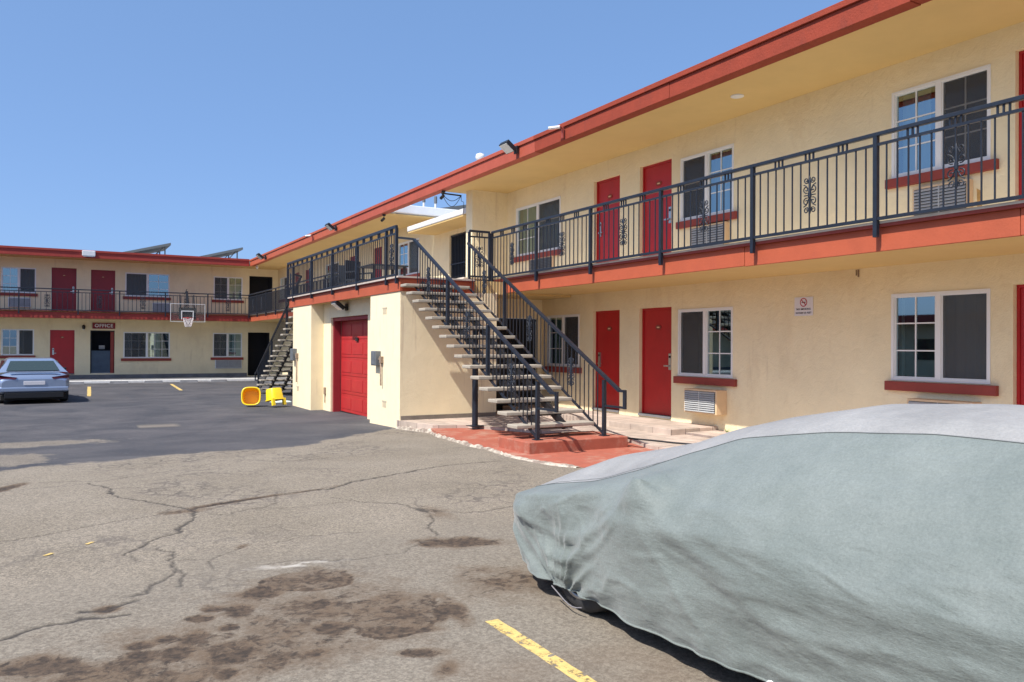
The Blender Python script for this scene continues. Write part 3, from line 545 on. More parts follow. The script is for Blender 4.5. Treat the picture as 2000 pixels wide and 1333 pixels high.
# courtyard security door
b = MB(); b.map = mR; b.box(19.62, 20.76, -.09, -.06, 3.14, 4.84)
sdr = b.build('security_door', M['black'], wing); sdr['label'] = 'dark barred security door in the courtyard'
b = MB(); b.map = mR
for k in range(12): u = 19.66+k*.098; b.box(u-.008, u+.008, -.055, -.035, 3.16, 4.82)
for z in (3.16, 4.0, 4.80): b.box(19.62, 20.76, -.034, -.02, z, z+.035)
b.build('bars', M['iron'], sdr)
# ground gate under the landing
b = MB(); b.map = lambda u, d, z: (u, 15.73-d, z); b.box(8.452, 9.598, -.14, -.099, .2, 2.328)
gt = b.build('iron_gate', M['black'], wing); gt['label'] = 'black barred gate under the stair landing'
b = MB(); b.map = lambda u, d, z: (u, 15.73-d, z)
for k in range(12): u = 8.52+k*.092; b.box(u-.008, u+.008, -.06, -.044, .37, 2.30)
for z in (.38, 1.3, 2.27): b.box(8.47, 9.58, -.043, -.028, z, z+.035)
b.build('gate_bars', M['iron'], gt)
b = MB(); b.lathe([(.10,0),(.10,-.012),(.085,-.016)], (8.9, 8.82, 5.51), n=20); b.build('ceiling_light', M['gutter'], wing)
b = MB(); b.map = mR; b.box(7.31, 7.325, .001, .02, 2.70, 2.80); b.box(7.35, 7.358, .001, .015, 2.72, 2.8); b.build('stub_pipe', M['rust'], wing)
# AC units
for a in [
 ((9.84,10.63,.575,.985), 'white louvred air conditioner in a beige sleeve low beside the second red door', .24),
 ((5.60,6.45,.66,1.06), 'air conditioner just peeking over the car cover below the rightmost ground window', .2),
 ((9.80,10.63,3.33,3.80), 'louvred air conditioner behind the balcony railing under the middle upstairs window', .1),
 ((5.71,6.45,3.32,3.78), 'louvred air conditioner with a rust streak under the rightmost upstairs window', .1),
 ((15.2,16.2,3.35,3.76), 'dark louvred air conditioner behind the railing under the upstairs window nearest the courtyard', .06)]:
    ac_unit(mR, (9.72, a[0][0], a[0][2]), *a[0], a[1], prot=a[2], front='acgrey' if a[0][2] < 1 or a[0][0] < 15 else 'elec')
b = MB(); b.map = mR; b.add([(5.60,.0012,3.30),(5.66,.0012,3.30),(5.67,.0012,3.66),(5.61,.0012,3.62)], [(0,1,2,3)]); b.build('rust_stain', mat('rust_streak', (.50,.30,.10), .9, noise=(9,.2)), wing)

# ================================================================== office wing (far)
mF = lambda u, d, z: (u, 41.4-d, z)
off = thing('office_wing', 'far cream two storey motel wing holding the office, with maroon upstairs doors', 'building', (-2, 41.4, .1))
WFG = [(-2.19,-.96,1.17,2.33), (2.62,4.63,1.03,2.26), (6.58,7.97,1.06,2.26), (-7.2,-5.6,1.1,2.3), (-12.2,-10.8,1.1,2.3)]
DFG = [(-.35,.62,.33,2.31), (1.25,2.25,.33,2.31), (8.25,9.32,.13,2.30), (-4.3,-3.35,.33,2.31), (-9.5,-8.5,.33,2.31)]
WFU = [(-2.21,-.90,3.93,5.05), (2.68,4.59,3.93,5.04), (6.60,7.97,3.90,5.04), (-7.2,-5.6,3.93,5.05), (-12.2,-10.8,3.93,5.05)]
DFU = [(-.31,.68,3.13,5.12), (1.26,2.26,3.13,5.1), (8.30,9.45,3.13,5.14), (-4.3,-3.35,3.13,5.1), (-9.5,-8.5,3.13,5.1)]
b = MB(); wall(b, mF, -30, 9.72, .1, 2.84, WFG+DFG); wall(b, mF, -30, 9.72, 3.1, 5.53, WFU+DFU); b.build('wall', M['stucco'], off, rec=False)
b = MB(); b.map = mF; b.box(-30, 8.2, .0012, .03, .10, .27); b.build('wall_base', M['walk'], off)
b = MB(); b.box(-30, 16, 40.15, 50, 5.60, 5.80); b.build('roof', M['roof'], off)
b = MB(); b.box(-30, 8.23, 40.1, 41.5, 5.51, 5.53); b.build('soffit', M['soffit'], off)
b = MB(); b.box(-30, 8.0, 39.95, 40.1, 5.49, 5.74); b.box(-30, 8.0, 39.92, 40.1, 5.742, 5.83); b.build('roof_fascia', M['office_trim'], off)
b = MB(); b.box(-30, 8.08, 39.90, 41.43, 2.815, 3.10); b.build('walkway_slab', M['soffit'], off)
b = MB(); b.box(-30, 8.035, 39.84, 39.895, 2.80, 3.07); b.build('walkway_fascia', M['office_trim'], off)
b = MB(); b.box(-30, 7.98, 39.80, 41.38, 3.102, 3.13); b.build('walkway_floor', M['maroon'], off)
for i, o in enumerate(WFG): window(off, mF, *o, scr='hi' if i == 0 else 'lo', cur='curtain_w' if i in (1,2) else 'curtain', grid_both=i in (1,2), cols=3 if i == 1 else 2, open_c=[(-1.6,-1.35)] if i == 0 else ([(3.7,4.2),(2.7,3.0)] if i == 1 else None))
for i, o in enumerate(WFU): window(off, mF, *o, scr=('hi','lo','lo')[i] if i < 3 else 'hi', cur='curtain_w' if i == 2 else 'curtain', grid_both=i == 2, open_c=[(2.7,3.6)] if i == 1 else None)
door(off, mF, *DFG[0], handle='lo')
for o in DFG[3:]: door(off, mF, *o)
for i, o in enumerate(DFU):
    if i != 2: door(off, mF, *o, m='redfar', handle='hi')
# dark openings at the corner
for o, nm in ((DFG[2], 'passage_recess'), (DFU[2], 'passage_recess')):
    b = MB(); b.map = mF; b.box(o[0]-.05, o[1]+.05, -1.2, -1.1, o[2]-.05, o[3]+.05); b.box(o[0]-.04, o[0], -1.1, -.101, o[2], o[3]); b.box(o[1], o[1]+.04, -1.1, -.101, o[2], o[3]); b.box(o[0], o[1], -1.1, -.101, o[3], o[3]+.04); b.build(nm, M['room'], off)
# dutch office door: dark upper opening, slate lower leaf, red leaf swung in
o = DFG[1]; b = MB(); b.map = mF; b.box(o[0]+.05, o[1]-.18, -.09, -.05, o[2]+.02, o[2]+1.05)
od = b.build('office_door', mat('slate_lower_leaf', (.045,.075,.115), .5, noise=(4,.15)), off); od['label'] = 'dutch office door with slate lower leaf below a dark opening'
b = MB(); b.map = mF; b.box(o[1]-.17, o[1]-.03, -.12, -.03, o[2]+.01, o[3]-.03); b.build('open_leaf', M['maroon'], od)
b = MB(); b.map = mF; b.box(o[0]+.002, o[0]+.05, -.10, -.0, o[2], o[3]-.002); b.box(o[0]+.05, o[1]-.002, -.10, -.0, o[3]-.05, o[3]-.002); b.build('door_frame', M['room'], od)
b = MB(); b.map = mF; b.box(o[0], o[1], -1.0, -.95, o[2], o[3]); b.box(o[0]-.04, o[0], -.95, -.101, o[2], o[3]); b.box(o[1], o[1]+.04, -.95, -.101, o[2], o[3]); b.box(o[0], o[1], -.95, -.101, o[3], o[3]+.04); b.build('dark_interior', M['room'], od)
b = MB(); b.map = mF; b.box(1.62, 1.86, -.5, -.4, 1.45, 1.62); b.build('counter_papers', M['curtain'], od)
# office sign
def text_obj(s, size, mt, mw, parent, name='lettering', bold=.0, ext=.004):
    cu = bpy.data.curves.new('txt', 'FONT'); cu.body = s; cu.size = size; cu.extrude = ext; cu.align_x = 'CENTER'; cu.align_y = 'CENTER'; cu.offset = bold; cu.space_character = 1.12
    t = bpy.data.objects.new('txt', cu); me = bpy.data.meshes.new_from_object(t); bpy.data.objects.remove(t)
    o = bpy.data.objects.new(name, me); C.objects.link(o); me.transform(mw)
    if parent is not None:
        org = Vector(parent.get('_org', (0,0,0))); me.transform(Matrix.Translation(-org)); o.parent = parent; o['_org'] = tuple(org)
    me.materials.clear(); me.materials.append(mt); return o
sg = thing('office_sign', 'maroon board with white OFFICE lettering above the office door', 'sign', (1.8, 41.37, 2.40))
b = MB(); b.map = mF; b.box(1.33, 2.27, .002, .05, 2.39, 2.66); b.build('board', M['signmaroon'], sg, bevel=.005)
text_obj('OFFICE', .215, M['signwhite'], Matrix.Translation((1.80, 41.345, 2.525)) @ Matrix.Rotation(math.pi/2, 4, 'X'), sg, bold=.006)
for a in [((-1.95,-1.1,3.30,3.72), 'small grey air conditioner behind the far railing under the leftmost upstairs window'), ((3.85,4.62,3.2,3.66), 'bluish air conditioner behind the far railing left of the basketball hoop'),
          ((-2.1,-1.1,.62,1.0), 'air conditioner low on the far wall, mostly hidden behind the parked silver car'), ((6.69,7.95,.50,.96), 'wide pale grey air conditioner panel below the ground window left of the dark corner doorway')]:
    ac_unit(mF, (a[0][0], 41.4, a[0][2]), *a[0], a[1], prot=.06, front='acgrey', sleeve='gutter', nl=8)

# ================================================================== garage block
XG = 5.72; YS = 14.45; YE = 22.55
gar = thing('garage_block', 'cream garage block with a red roll door and a railed deck on top', 'building', (6.6, 19, 0))
b = MB()
wall(b, lambda u, d, z: (u, YS-d, z), XG, 7.83, .0, 2.78, []); b.quad((7.83,YS,0), (7.83,15.73,0), (7.83,15.73,2.8), (7.83,YS,2.8))
Y1, Y2, XI = 16.15, 20.70, 6.05
b.quad((XG,YS,-.05), (XG,Y1,-.05), (XG,Y1,2.78), (XG,YS,2.78)); b.quad((XG,Y1,-.05), (XI,Y1,-.05), (XI,Y1,2.78), (XG,Y1,2.78))
b.quad((XG,Y2,-.05), (XG,YE,-.05), (XG,YE,2.78), (XG,Y2,2.78)); b.quad((XG,Y2,-.05), (XI,Y2,-.05), (XI,Y2,2.78), (XG,Y2,2.78)); b.quad((XG,YE,-.05), (9.7,YE,-.05), (9.7,YE,2.8), (XG,YE,2.8))
wall(b, lambda u, d, z: (XI-d, u, z), Y1, Y2, -.05, 2.78, [(17.25,20.05,-.05,2.40)], dep=.34)
b.build('wall', M['stucco_g'], gar, rec=False)
b = MB(); b.box(XG+.02, 7.83, YS-.012, YS, .26, .345); b.build('wall_base', M['base'], gar)
b = MB(); b.box(6.10, 6.28, 19.95, 20.048, 0, 2.395); b.box(6.10, 6.28, 17.252, 17.35, 0, 2.395); b.box(6.10, 6.28, 17.352, 19.948, 2.31, 2.395)
jf = b.build('door_frame', M['redfar'], gar)
b = MB(); x0 = 6.30
rows = 5; H = 2.31-.02
b.box(x0, x0+.04, 17.35, 19.95, .02, 2.31)
for r in range(rows):
    z0 = .02+H*r/rows; z1 = .02+H*(r+1)/rows
    b.box(x0-.012, x0-.0005, 17.36, 19.94, z0+.006, z1-.006)
    for c in range(3):
        y0 = 17.36+(2.58)*c/3+.05; y1 = 17.36+2.58*(c+1)/3-.05
        b.box(x0-.021, x0-.0125, y0, y1, z0+.085, z1-.085)
gd = b.build('garage_door', M['redgar'], gar, bevel=.004)
b = MB(); b.box(x0-.05, x0-.0265, 18.55, 18.73, 1.80, 1.89); b.build('lock_plate', M['black'], gd)
b = MB(); b.box(x0-.03, x0, 17.35, 19.95, -.01, .018); b.build('bottom_seal', M['black'], gd)
b = MB(); b.box(5.75, 9.70, 14.5, 22.9, 2.77, 3.03); b.build('deck_slab', M['soffit'], gar)
b = MB(); b.box(5.70, 5.748, 14.43, 22.95, 2.755, 2.99); b.box(5.75, 7.30, 14.43, 14.475, 2.755, 2.99); b.box(7.252, 7.30, 14.477, 15.0, 2.755, 2.99); b.box(5.75, 9.7, 22.905, 22.95, 2.755, 2.99)
b.build('deck_fascia', M['fascia'], gar, bevel=.004)
b = MB(); b.box(5.645, 7.299, 14.38, 22.96, 3.012, 3.045); b.box(7.299, 9.69, 15.32, 22.96, 3.012, 3.045); b.build('deck_floor', mat('deck_floor_concrete', (.50,.42,.36), .85, noise=(5,.15)), gar)
b = MB(); b.box(5.67, 5.699, 14.40, 22.95, 2.991, 3.011); b.box(5.70, 7.299, 14.39, 14.429, 2.991, 3.011); b.build('edge_trim', M['maroon'], gar)
b = MB()
for (y, z) in ((15.3,2.40), (15.3,.52), (22.0,.5)):
    for k in range(3): b.box(XG-.008, XG-.001, y-.1+k*.07, y-.06+k*.07, z-.06, z+.06)
    b.box(XG-.010, XG-.004, y-.13, y+.12, z+.05, z+.075)
b.build('vent_slots', mat('vent_patch', (.55,.47,.34), .9), gar)
# flood lamps
def flood(loc, label, s=1.0, fl='x', under=False):
    t = thing('flood_light', label, 'light', loc, 'flood lamps on the eaves')
    x, y, z = loc; b = MB()
    b.box(x-.03*s, x, y-.05*s, y+.05*s, z-.09*s, z+.03*s); b.tube([(x-.02*s,y,z-.03*s),(x-.10*s,y,z-.06*s)], .015*s, 8); b.build('bracket', M['black'], t)
    h = MB(); c = Vector((x-.17*s, y, z+.0*s)); ax = Vector((-.62,0,-.78)).normalized(); up = Vector((-.78,0,.62)).normalized(); sd_ = Vector((0,1,0))
    def bx(c0, hx, hy, hz): return [c0+ax*i*hx+sd_*j*hy+up*k*hz for i in (-1,1) for j in (-1,1) for k in (-1,1)]
    F = [(0,1,3,2),(4,6,7,5),(0,4,5,1),(2,3,7,6),(0,2,6,4),(1,5,7,3)]
    h.add(bx(c, .035*s, .13*s, .10*s), F); h.build('housing', M['black'], t, bevel=.008*s)
    h = MB(); h.add(bx(c+ax*.038*s, .004*s, .115*s, .085*s), F); h.build('lens', M['lens'], t); return t
flood((8.0, 13.94, 5.69), 'large black flood lamp with square white lens on the dark stretch of roof edge', 1.25)
flood((8.0, 26.0, 5.62), 'flood lamp on the orange roof edge above the deck railing', 1.3)
flood((8.0, 36.4, 5.62), 'flood lamp on the roof edge close to the inner corner of the motel', 1.5)
flood((6.04, 18.7, 2.66), 'black flood lamp over the red garage door', 1.35)
def camera_thing(loc, label):
    t = thing('security_camera', label, 'camera', loc); x, y, z = loc
    b = MB(); b.box(x-.03, x, y-.03, y+.03, z-.15, z+.05); b.tube([(x-.015,y,z+.02),(x-.10,y-.04,z+.05)], .012, 8); b.build('bracket', M['maroon'], t)
    b = MB(); b.tube([(x-.06,y+.02,z+.055),(x-.24,y+.13,z+.03)], .03, 10); b.build('camera_body', M['gutter'], t)
camera_thing((8.0, 12.24, 5.66), 'small white camera on a maroon bracket right of the large roof flood lamp')
camera_thing((8.0, 28.8, 5.62), 'small camera on a bracket on the orange roof edge left of the deck flood lamp')
def hang_cam(loc, label):
    t = thing('security_camera', label, 'camera', loc); x, y, z = loc
    b = MB(); b.lathe([(.05,0),(.05,-.03),(.03,-.05)], loc, n=14); b.tube([(x,y,z-.04),(x,y,z-.10)], .012, 8); b.build('mount', M['black'], t)
    b = MB(); b.tube([(x,y,z-.12),(x-.10,y-.08,z-.2)], .04, 10); b.build('camera_body', M['black'], t)
hang_cam((8.15, 17.8, 5.485), 'black camera hanging under the roof beam at the sky opening')
hang_cam((8.15, 21.9, 5.485), 'black camera hanging under the roof edge above the deck end')
t = thing('eave_lamp', 'white box lamp on the far dark red roof edge', 'light', (1.12, 39.9, 5.6)); b = MB(); b.box(.86, 1.38, 39.78, 39.915, 5.56, 5.80); b.build('housing', M['gutter'], t, bevel=.02); b = MB(); b.box(.9, 1.34, 39.80, 39.9, 5.53, 5.558); b.build('lens', M['lens'], t)
t = thing('wall_lamp', 'little black lamp on the far wall left of the office sign', 'light', (.98, 41.3, 2.4)); b = MB(); b.lathe([(.05,0),(.07,.05),(.07,.16),(.02,.2)], (.98, 41.30, 2.36), n=12); b.build('housing', M['black'], t); b = MB(); b.lathe([(.045,0),(.05,-.03)], (.98,41.30,2.358), n=12); b.build('lens', M['lens'], t)
t = thing('hanging_lamp', 'small pale lamp under the soffit at the inner corner', 'light', (8.3, 39.6, 5.4)); b = MB(); b.lathe([(.05,.11),(.05,.09),(.07,.05),(.07,0),(.03,-.04)], (8.3, 39.6, 5.4), n=12); b.build('shade', M['gutter'], t); b = MB(); b.lathe([(.02,0),(.03,-.03),(.01,-.06)], (8.3,39.6,5.36), n=10); b.build('bulb', M['lens'], t)
# cable across the opening
t = thing('overhead_cable', 'black cables drooping from the roof end beside the sky opening', 'cable', (8.5, 18.0, 5.4))
b = MB()
for k, (dz, r) in enumerate(((.0, .02), (.16, .008), (.30, .007))):
    b.tube([(8.2+.54*i/10, 18.02, 5.47-dz*math.sin(math.pi*i/10)-.012*i/10) for i in range(11)], r, 6)
b.tube([(8.73, 18.0, 5.46-.02*i) if i < 8 else (8.80, 18.0, 5.3-.06*(i-8)) for i in range(14)], .007, 5)
b.build('cable_strand', M['black'], t)
# vents and pipes
t = thing('roof_vent', 'white vent cap showing over the near roof edge', 'vent', (9.0, 17.5, 5.77)); b = MB(); b.lathe([(.06,0),(.06,.5)], (9.0,17.5,5.78), n=14); b.build('pipe', M['gutter'], t); b = MB(); b.lathe([(.09,.5),(.12,.56),(.10,.64),(.03,.67)], (9.0,17.5,5.78), n=14); b.build('cap', M['gutter'], t)
for k, x in enumerate((9.95, 10.35)):
    t = thing('vent_pipe', ('left' if k == 0 else 'right')+' one of two thin vent pipes standing behind the white gutter', 'vent', (x, 23.2, 5.8)); b = MB(); b.tube([(x,23.2,5.78),(x,23.2,6.20)], .035, 10); b.build('pipe', M['gutter'], t); b = MB(); b.tube([(x,23.2,6.205),(x,23.2,6.32+.1*k)], .05, 10); b.build('cap', M['elec'], t)
def solar(x0, x1, y0, y1, z0, z1, zr, label):
    t = thing('solar_panel', label, 'solar panel', ((x0+x1)/2, (y0+y1)/2, zr), 'tilted solar panels on the roofs')
    b = MB(); th = .12; b.add([(x0,y0,z0),(x1,y0,z1),(x1,y1,z1),(x0,y1,z0),(x0,y0,z0-th),(x1,y0,z1-th),(x1,y1,z1-th),(x0,y1,z0-th)], [(0,1,2,3),(4,7,6,5),(0,4,5,1),(1,5,6,2),(2,6,7,3),(3,7,4,0)]); b.build('frame', M['alu'], t)
    b = MB(); nx = 3
    for i in range(nx):
        a, c = (i+.03)/nx, (i+.97)/nx; X = lambda s: x0+(x1-x0)*s; Z = lambda s: z0+(z1-z0)*s+.004
        b.quad((X(a),y0+.04,Z(a)), (X(c),y0+.04,Z(c)), (X(c),y1-.04,Z(c)), (X(a),y1-.04,Z(a)))
    b.build('cells', M['solar'], t)
    b = MB()
    for y in (y0+.2, y1-.2):
        b.tube([(x1-.25,y,zr),(x1-.25,y,z1-.1)], .035, 6); b.tube([(x1-.9,y,zr),(x1-.25,y,z1-.12)], .025, 6); b.tube([(x0+.3,y,zr),(x0+.3,y,z0+.02)], .03, 6)
    b.build('support', M['alu'], t)
solar(2.1, 4.8, 42.8, 45.6, 5.98, 6.72, 5.8, 'tilted solar panel on the far roof, left of the pair')
solar(5.6, 8.25, 42.8, 45.6, 5.98, 6.72, 5.8, 'tilted solar panel on the far roof, right of the pair near the corner')
solar(10.2, 12.7, 24.2, 26.8, 6.1, 6.62, 5.77, 'solar panel behind the white gutter seen through the roof opening')
# electrical boxes
def ebox(y, z, label, h=.30, tail=.55):
    t = thing('meter_box', label, 'electrical box', (XG-.05, y, z))
    b = MB(); b.box(XG-.12, XG-.001, y-.13, y+.13, z-h/2, z+h/2); b.build('cabinet', M['elec'], t, bevel=.01)
    b = MB(); b.box(XG-.128, XG-.1205, y-.11, y+.11, z-h/2+.02, z+h/2-.02); b.build('cover_plate', M['elec'], t)
    b = MB(); yy = y-.24; b.tube([(XG-.04,y-.13,z-.02),(XG-.04,yy,z-.02),(XG-.04,yy,z-tail)], .018, 8); b.box(XG-.06, XG-.001, yy-.05, yy+.05, z-.09, z+.04); b.build('conduit', M['rust'], t)
ebox(15.64, 1.44, 'dark grey meter box with rusty conduit on the wide garage pillar')
ebox(22.25, 1.43, 'grey meter box on the narrow garage pillar beside the far stairs', .34, .75)
t = thing('wall_outlet', 'rusty outlet low inside the garage recess', 'outlet', (6.03, 20.5, .5)); b = MB(); b.box(6.01, 6.049, 20.45, 20.55, .42, .60); b.build('box', M['rust'], t); b = MB(); b.tube([(6.03,20.5,.42),(6.03,20.5,.2)], .012, 6); b.build('pipe', M['rust'], t)

# ================================================================== railings
def scroll_mesh(b, P, r=.0075):
    """P(s,z) -> point; s along rail, z up; ornament 0.46 high, 0.19 wide"""
    for sx in (-1, 1):
        for sz in (-1, 1):
            for cx, cz, r0, r1, a0, tr in ((.052, .075, .046, .012, -1.9, 1.45), (.050, .185, .034, .010, -1.7, 1.35)):
                pts = []
                for i in range(15):
                    t = i/14; a = a0+tr*2*math.pi*t*.82; rr = r0+(r1-r0)*t
                    pts.append(P(sx*(cx+rr*math.cos(a)), sz*(cz+rr*math.sin(a)*1.05)))
                b.tube(pts, r, 5)
            b.tube([P(sx*.008, sz*.03), P(sx*.05, sz*.115), P(sx*.09, sz*.135)], r, 5)
            b.tube([P(sx*.008, sz*.20), P(sx*.035, sz*.145)], r, 5)
    b.tube([P(0, -.235), P(0, -.20), P(0, 0), P(0, .20), P(0, .235)], [.006, .017, .012, .017, .006], 6)
    b.tube([P(0, -.03), P(0, .03)], .024, 6); b.tube([P(-.085, 0), P(.085, 0)], r, 5)
def rail_run(root, A, B, posts, zt, z2, zb, plo, nb=13, scrolls=(), trip=True, indiv=True, s=1.0, pw=.05, thick=.045):
    """level railing from A to B (xy). posts: distances from A."""
    A = Vector((*A, 0)); B = Vector((*B, 0)); D = (B-A); L = D.length; D.normalize()
    P = lambda d, z: A+D*d+Vector((0,0,z))
    for d in posts:
        b = MB(); b.bar(P(d, plo), P(d, zt-.02), pw, pw); b.build('post', M['iron'], root)
    b = MB(); b.bar(P(posts[0], zt), P(posts[-1], zt), .055, thick); b.build('handrail', M['iron'], root, bevel=.006)
    b = MB(); b.bar(P(posts[0], z2), P(posts[-1], z2), .03, .03); b.build('upper_rail', M['iron'], root)
    b = MB(); b.bar(P(posts[0], zb), P(posts[-1], zb), .035, .035); b.build('lower_rail', M['iron'], root)
    proto = None; sc = None
    pk = []
    def pick(d):
        if not pk:
            q = MB(); q.bar(P(d, z2+.015), P(d, zt-.022), .018*s, .018*s); pk.append((q.build('short_picket', M['iron'], root), d))
        else: copy_part(pk[0][0], root, D*(d-pk[0][1]))
    for i in range(len(posts)-1):
        a, c = posts[i], posts[i+1]; n = max(1, round((c-a)/.131)-1) if nb == 13 else nb
        bb = MB()
        for k in range(1, n+1):
            d = a+(c-a)*k/(n+1)
            if indiv:
                if proto is None:
                    q = MB(); q.bar(P(d, zb+.017), P(d, z2-.015), .014, .014); proto = q.build('baluster', M['iron'], root); pd = d
                else: copy_part(proto, root, D*(d-pd))
            else: bb.bar(P(d, zb+.017), P(d, z2-.015), .016*s, .016*s)
        if not indiv and bb.v: bb.build('baluster_panel', M['iron'], root)
        if c-a > .9 and trip:
            for fr in (.24, .5, .76):
                for j in (-1, 0, 1): pick(a+(c-a)*fr+j*.058)
        elif trip:
            for j in (-1, 0, 1): pick((a+c)/2+j*.058)
    for d in scrolls:
        if sc is None:
            q = MB(); off_ = Vector((D.y, -D.x, 0))*.0; scroll_mesh(q, lambda u, z, d=d: P(d+u*s, (zb+z2)/2+.0+z*s)+off_, .0075*s); sc = q.build('scroll_ornament', M['iron'], root); sdp = d
        else: copy_part(sc, root, D*(d-sdp))
# near walkway railing
XR = 7.955
py = [14.90, 13.10, 11.30, 9.45, 7.60, 5.77, 3.94, 2.11, .28, -1.55]
rt = thing('balcony_railing', 'slate blue iron railing with scroll ornaments along the near upstairs walkway', 'railing', (XR, 14.9, 3.0), 'upstairs railings')
rail_run(rt, (XR, 14.90), (XR, -2.0), [14.90-y for y in py[:7]], 4.10, 3.985, 3.155, 2.95, scrolls=[14.90-y for y in (14.05, 12.2, 10.38, 8.52, 6.68, 4.85)])
rail_run(rt, (XR, 14.90), (XR, -2.0), [14.90-y for y in py[6:]], 4.10, 3.985, 3.155, 2.95, indiv=False, trip=False)
# return at the stair head
rt = thing('landing_railing', 'short black railing panel returning to the stair head from the near walkway', 'railing', (7.4, 14.92, 3.0), 'upstairs railings')
rail_run(rt, (7.42, 14.905), (7.925, 14.905), [0, .48], 4.10, 3.985, 3.155, 2.96, scrolls=[.24])
# deck railing above the garage
rt = thing('deck_railing', 'slate blue railing around the deck on top of the garage', 'railing', (5.91, 14.95, 3.0), 'upstairs railings')
dp = [14.50, 15.05, 16.85, 18.65, 20.45, 22.3, 22.92]
rail_run(rt, (5.655, 14.50), (5.655, 23), [y-14.50 for y in dp], 4.0, 3.87, 3.075, 2.90, scrolls=[.27, 2.4, 4.2, 6.1, 8.1], indiv=True, thick=.06)
# railing between far stair and corner
rt = thing('corner_railing', 'dark railing of the side walkway between the far stairs and the inner corner', 'railing', (7.955, 25.5, 3.0), 'upstairs railings')
rail_run(rt, (7.955, 25.3), (7.955, 39.75), [0, 1.8, 3.6, 5.4, 7.2, 9.0, 10.8, 12.6, 14.4], 4.08, 3.96, 3.16, 2.96, indiv=False, trip=False, scrolls=[11.7, 13.5], s=1.3)
rt = thing('far_railing', 'long black railing along the far office wing walkway', 'railing', (-2, 39.74, 3.0), 'upstairs railings')
rail_run(rt, (7.95, 39.74), (-20, 39.74), [0, 1.87, 3.71, 5.6, 7.23, 9.44, 11.3, 13.2, 15.1, 17.0], 4.06, 3.93, 3.16, 2.96, indiv=False, trip=False, scrolls=[.95, 2.8, 4.65, 6.4, 8.4], s=1.25, nb=10)

# ================================================================== staircases
def staircase(label, xl, xr, ypost0, yTop, dirn, nt, y0, z0, rise, run, tx0, tx1, zground, base, detail=True, posts=(0, 1.52, 3.04), postr=(0, 3.04), col=None):
    """stairs rising along dirn*y from y0; treads from x tx0 to tx1"""
    t = thing('staircase', label, 'staircase', base, 'outdoor stairs up to the deck')
    pr = None
    for k in range(nt):
        y = y0+dirn*run*k; z = z0+rise*k
        if pr is None:
            b = MB(); th = .055
            y_a, y_b = sorted((y, y+dirn*.29)); b.box(tx0, tx1, y_a, y_b, z-th, z); pr = b.build('tread', M['concrete'], t, bevel=.012)
        else:
            c = copy_part(pr, t, (0, dirn*run*k, rise*k))
    b = MB()
    for x in ((tx0+tx1)/2-.22, (tx0+tx1)/2+.22):
        a = Vector((x, y0+dirn*.12, z0-.06)); c = Vector((x, y0+dirn*(run*nt), z0+rise*nt-.14)); b.bar(a, c, .05, .11)
    b.build('stringer', M['black'], t)
    b = MB()
    for k in range(nt):
        y = y0+dirn*run*k; z = z0+rise*k-.056
        b.box((tx0+tx1)/2-.3, (tx0+tx1)/2+.3, min(y+dirn*.03, y+dirn*.26), max(y+dirn*.03, y+dirn*.26), z-.02, z)
    b.build('tread_bracket', M['black'], t)
    sl = rise/run; Y = lambda d: ypost0+dirn*d
    Ltop = abs(yTop-ypost0)
    for x, ps in ((xl, posts), (xr, postr)):
        zt = lambda d: z0+.655+sl*1.005*d; zb = lambda d: z0-.17+sl*.985*d
        for i, d in enumerate(ps):
            b = MB(); b.bar((x, Y(d), zground if i == 0 else zb(d)-.02), (x, Y(d), zt(d)-.02), .05, .05)
            if i == 0: b.box(x-.06, x+.06, Y(d)-.06, Y(d)+.06, zground, zground+.012)
            b.build('post', M['iron'], t)
        b = MB(); b.bar((x, Y(-.38), zt(-.30)), (x, Y(Ltop-.25), zt(Ltop-.25)), .055, .04)
        if x == xl: b.bar((x, Y(Ltop-.25), zt(Ltop-.25)), (x-.26, Y(Ltop-.1), zt(Ltop-.25)+.03), .055, .04)
        b.build('handrail', M['iron'], t)
        b = MB(); b.bar((x, Y(.02), zb(0)), (x, Y(Ltop-.3), zb(Ltop-.3)), .03, .03); b.build('lower_rail', M['iron'], t)
        # loop at the foot of the rail
        b = MB(); ya = Y(-.36); yb = Y(-.50); ztp = zt(-.30); b.bar((x, ya, ztp), (x, yb, ztp), .05, .035); b.bar((x, yb, ztp+.018), (x, yb, ztp-.26), .035, .05); b.bar((x, yb, ztp-.24), (x, Y(-.02), ztp-.24), .04, .03); b.build('end_loop', M['iron'], t)
        n = int((Ltop-.35)/.118); pp = None
        for k in range(1, n):
            d = .05+k*.118
            if any(abs(d-q) < .05 for q in ps): continue
            if pp is None:
                q = MB(); q.bar((x, Y(d), zb(d)+.012), (x, Y(d), zt(d)-.015), .013, .013); pp = q.build('baluster', M['iron'], t); pd = d
            else: copy_part(pp, t, (0, dirn*(d-pd), sl*(d-pd)))
        if detail:
            for d in ((.76, 2.28, 3.9) if x == xl else (.9, 2.2, 3.9)):
                q = MB(); zc = (zt(d)+zb(d))/2; scroll_mesh(q, lambda u, z, d=d, zc=zc, x=x: Vector((x-.0, Y(d+u), zc+z+u*sl*.0))); q.build('scroll_ornament', M['iron'], t)
    if col:
        b = MB(); b.tube([(col[0], col[1], col[2]), (col[0], col[1], col[3])], .055, 20); b.box(col[0]-.12, col[0]+.12, col[1]-.12, col[1]+.12, col[2], col[2]+.012); b.build('support_column', M['iron'], t)
    return t
staircase('open concrete tread staircase with dark iron rails climbing beside the lit garage wall', 5.95, 7.12, 9.74, 14.60, 1, 15, 9.90, .572, .165, .302, 5.70, 7.06, .37, (6.4, 9.7, .2), posts=(0, 1.52, 3.04), postr=(0, 3.1), col=(6.53, 12.85, .26, 1.98))
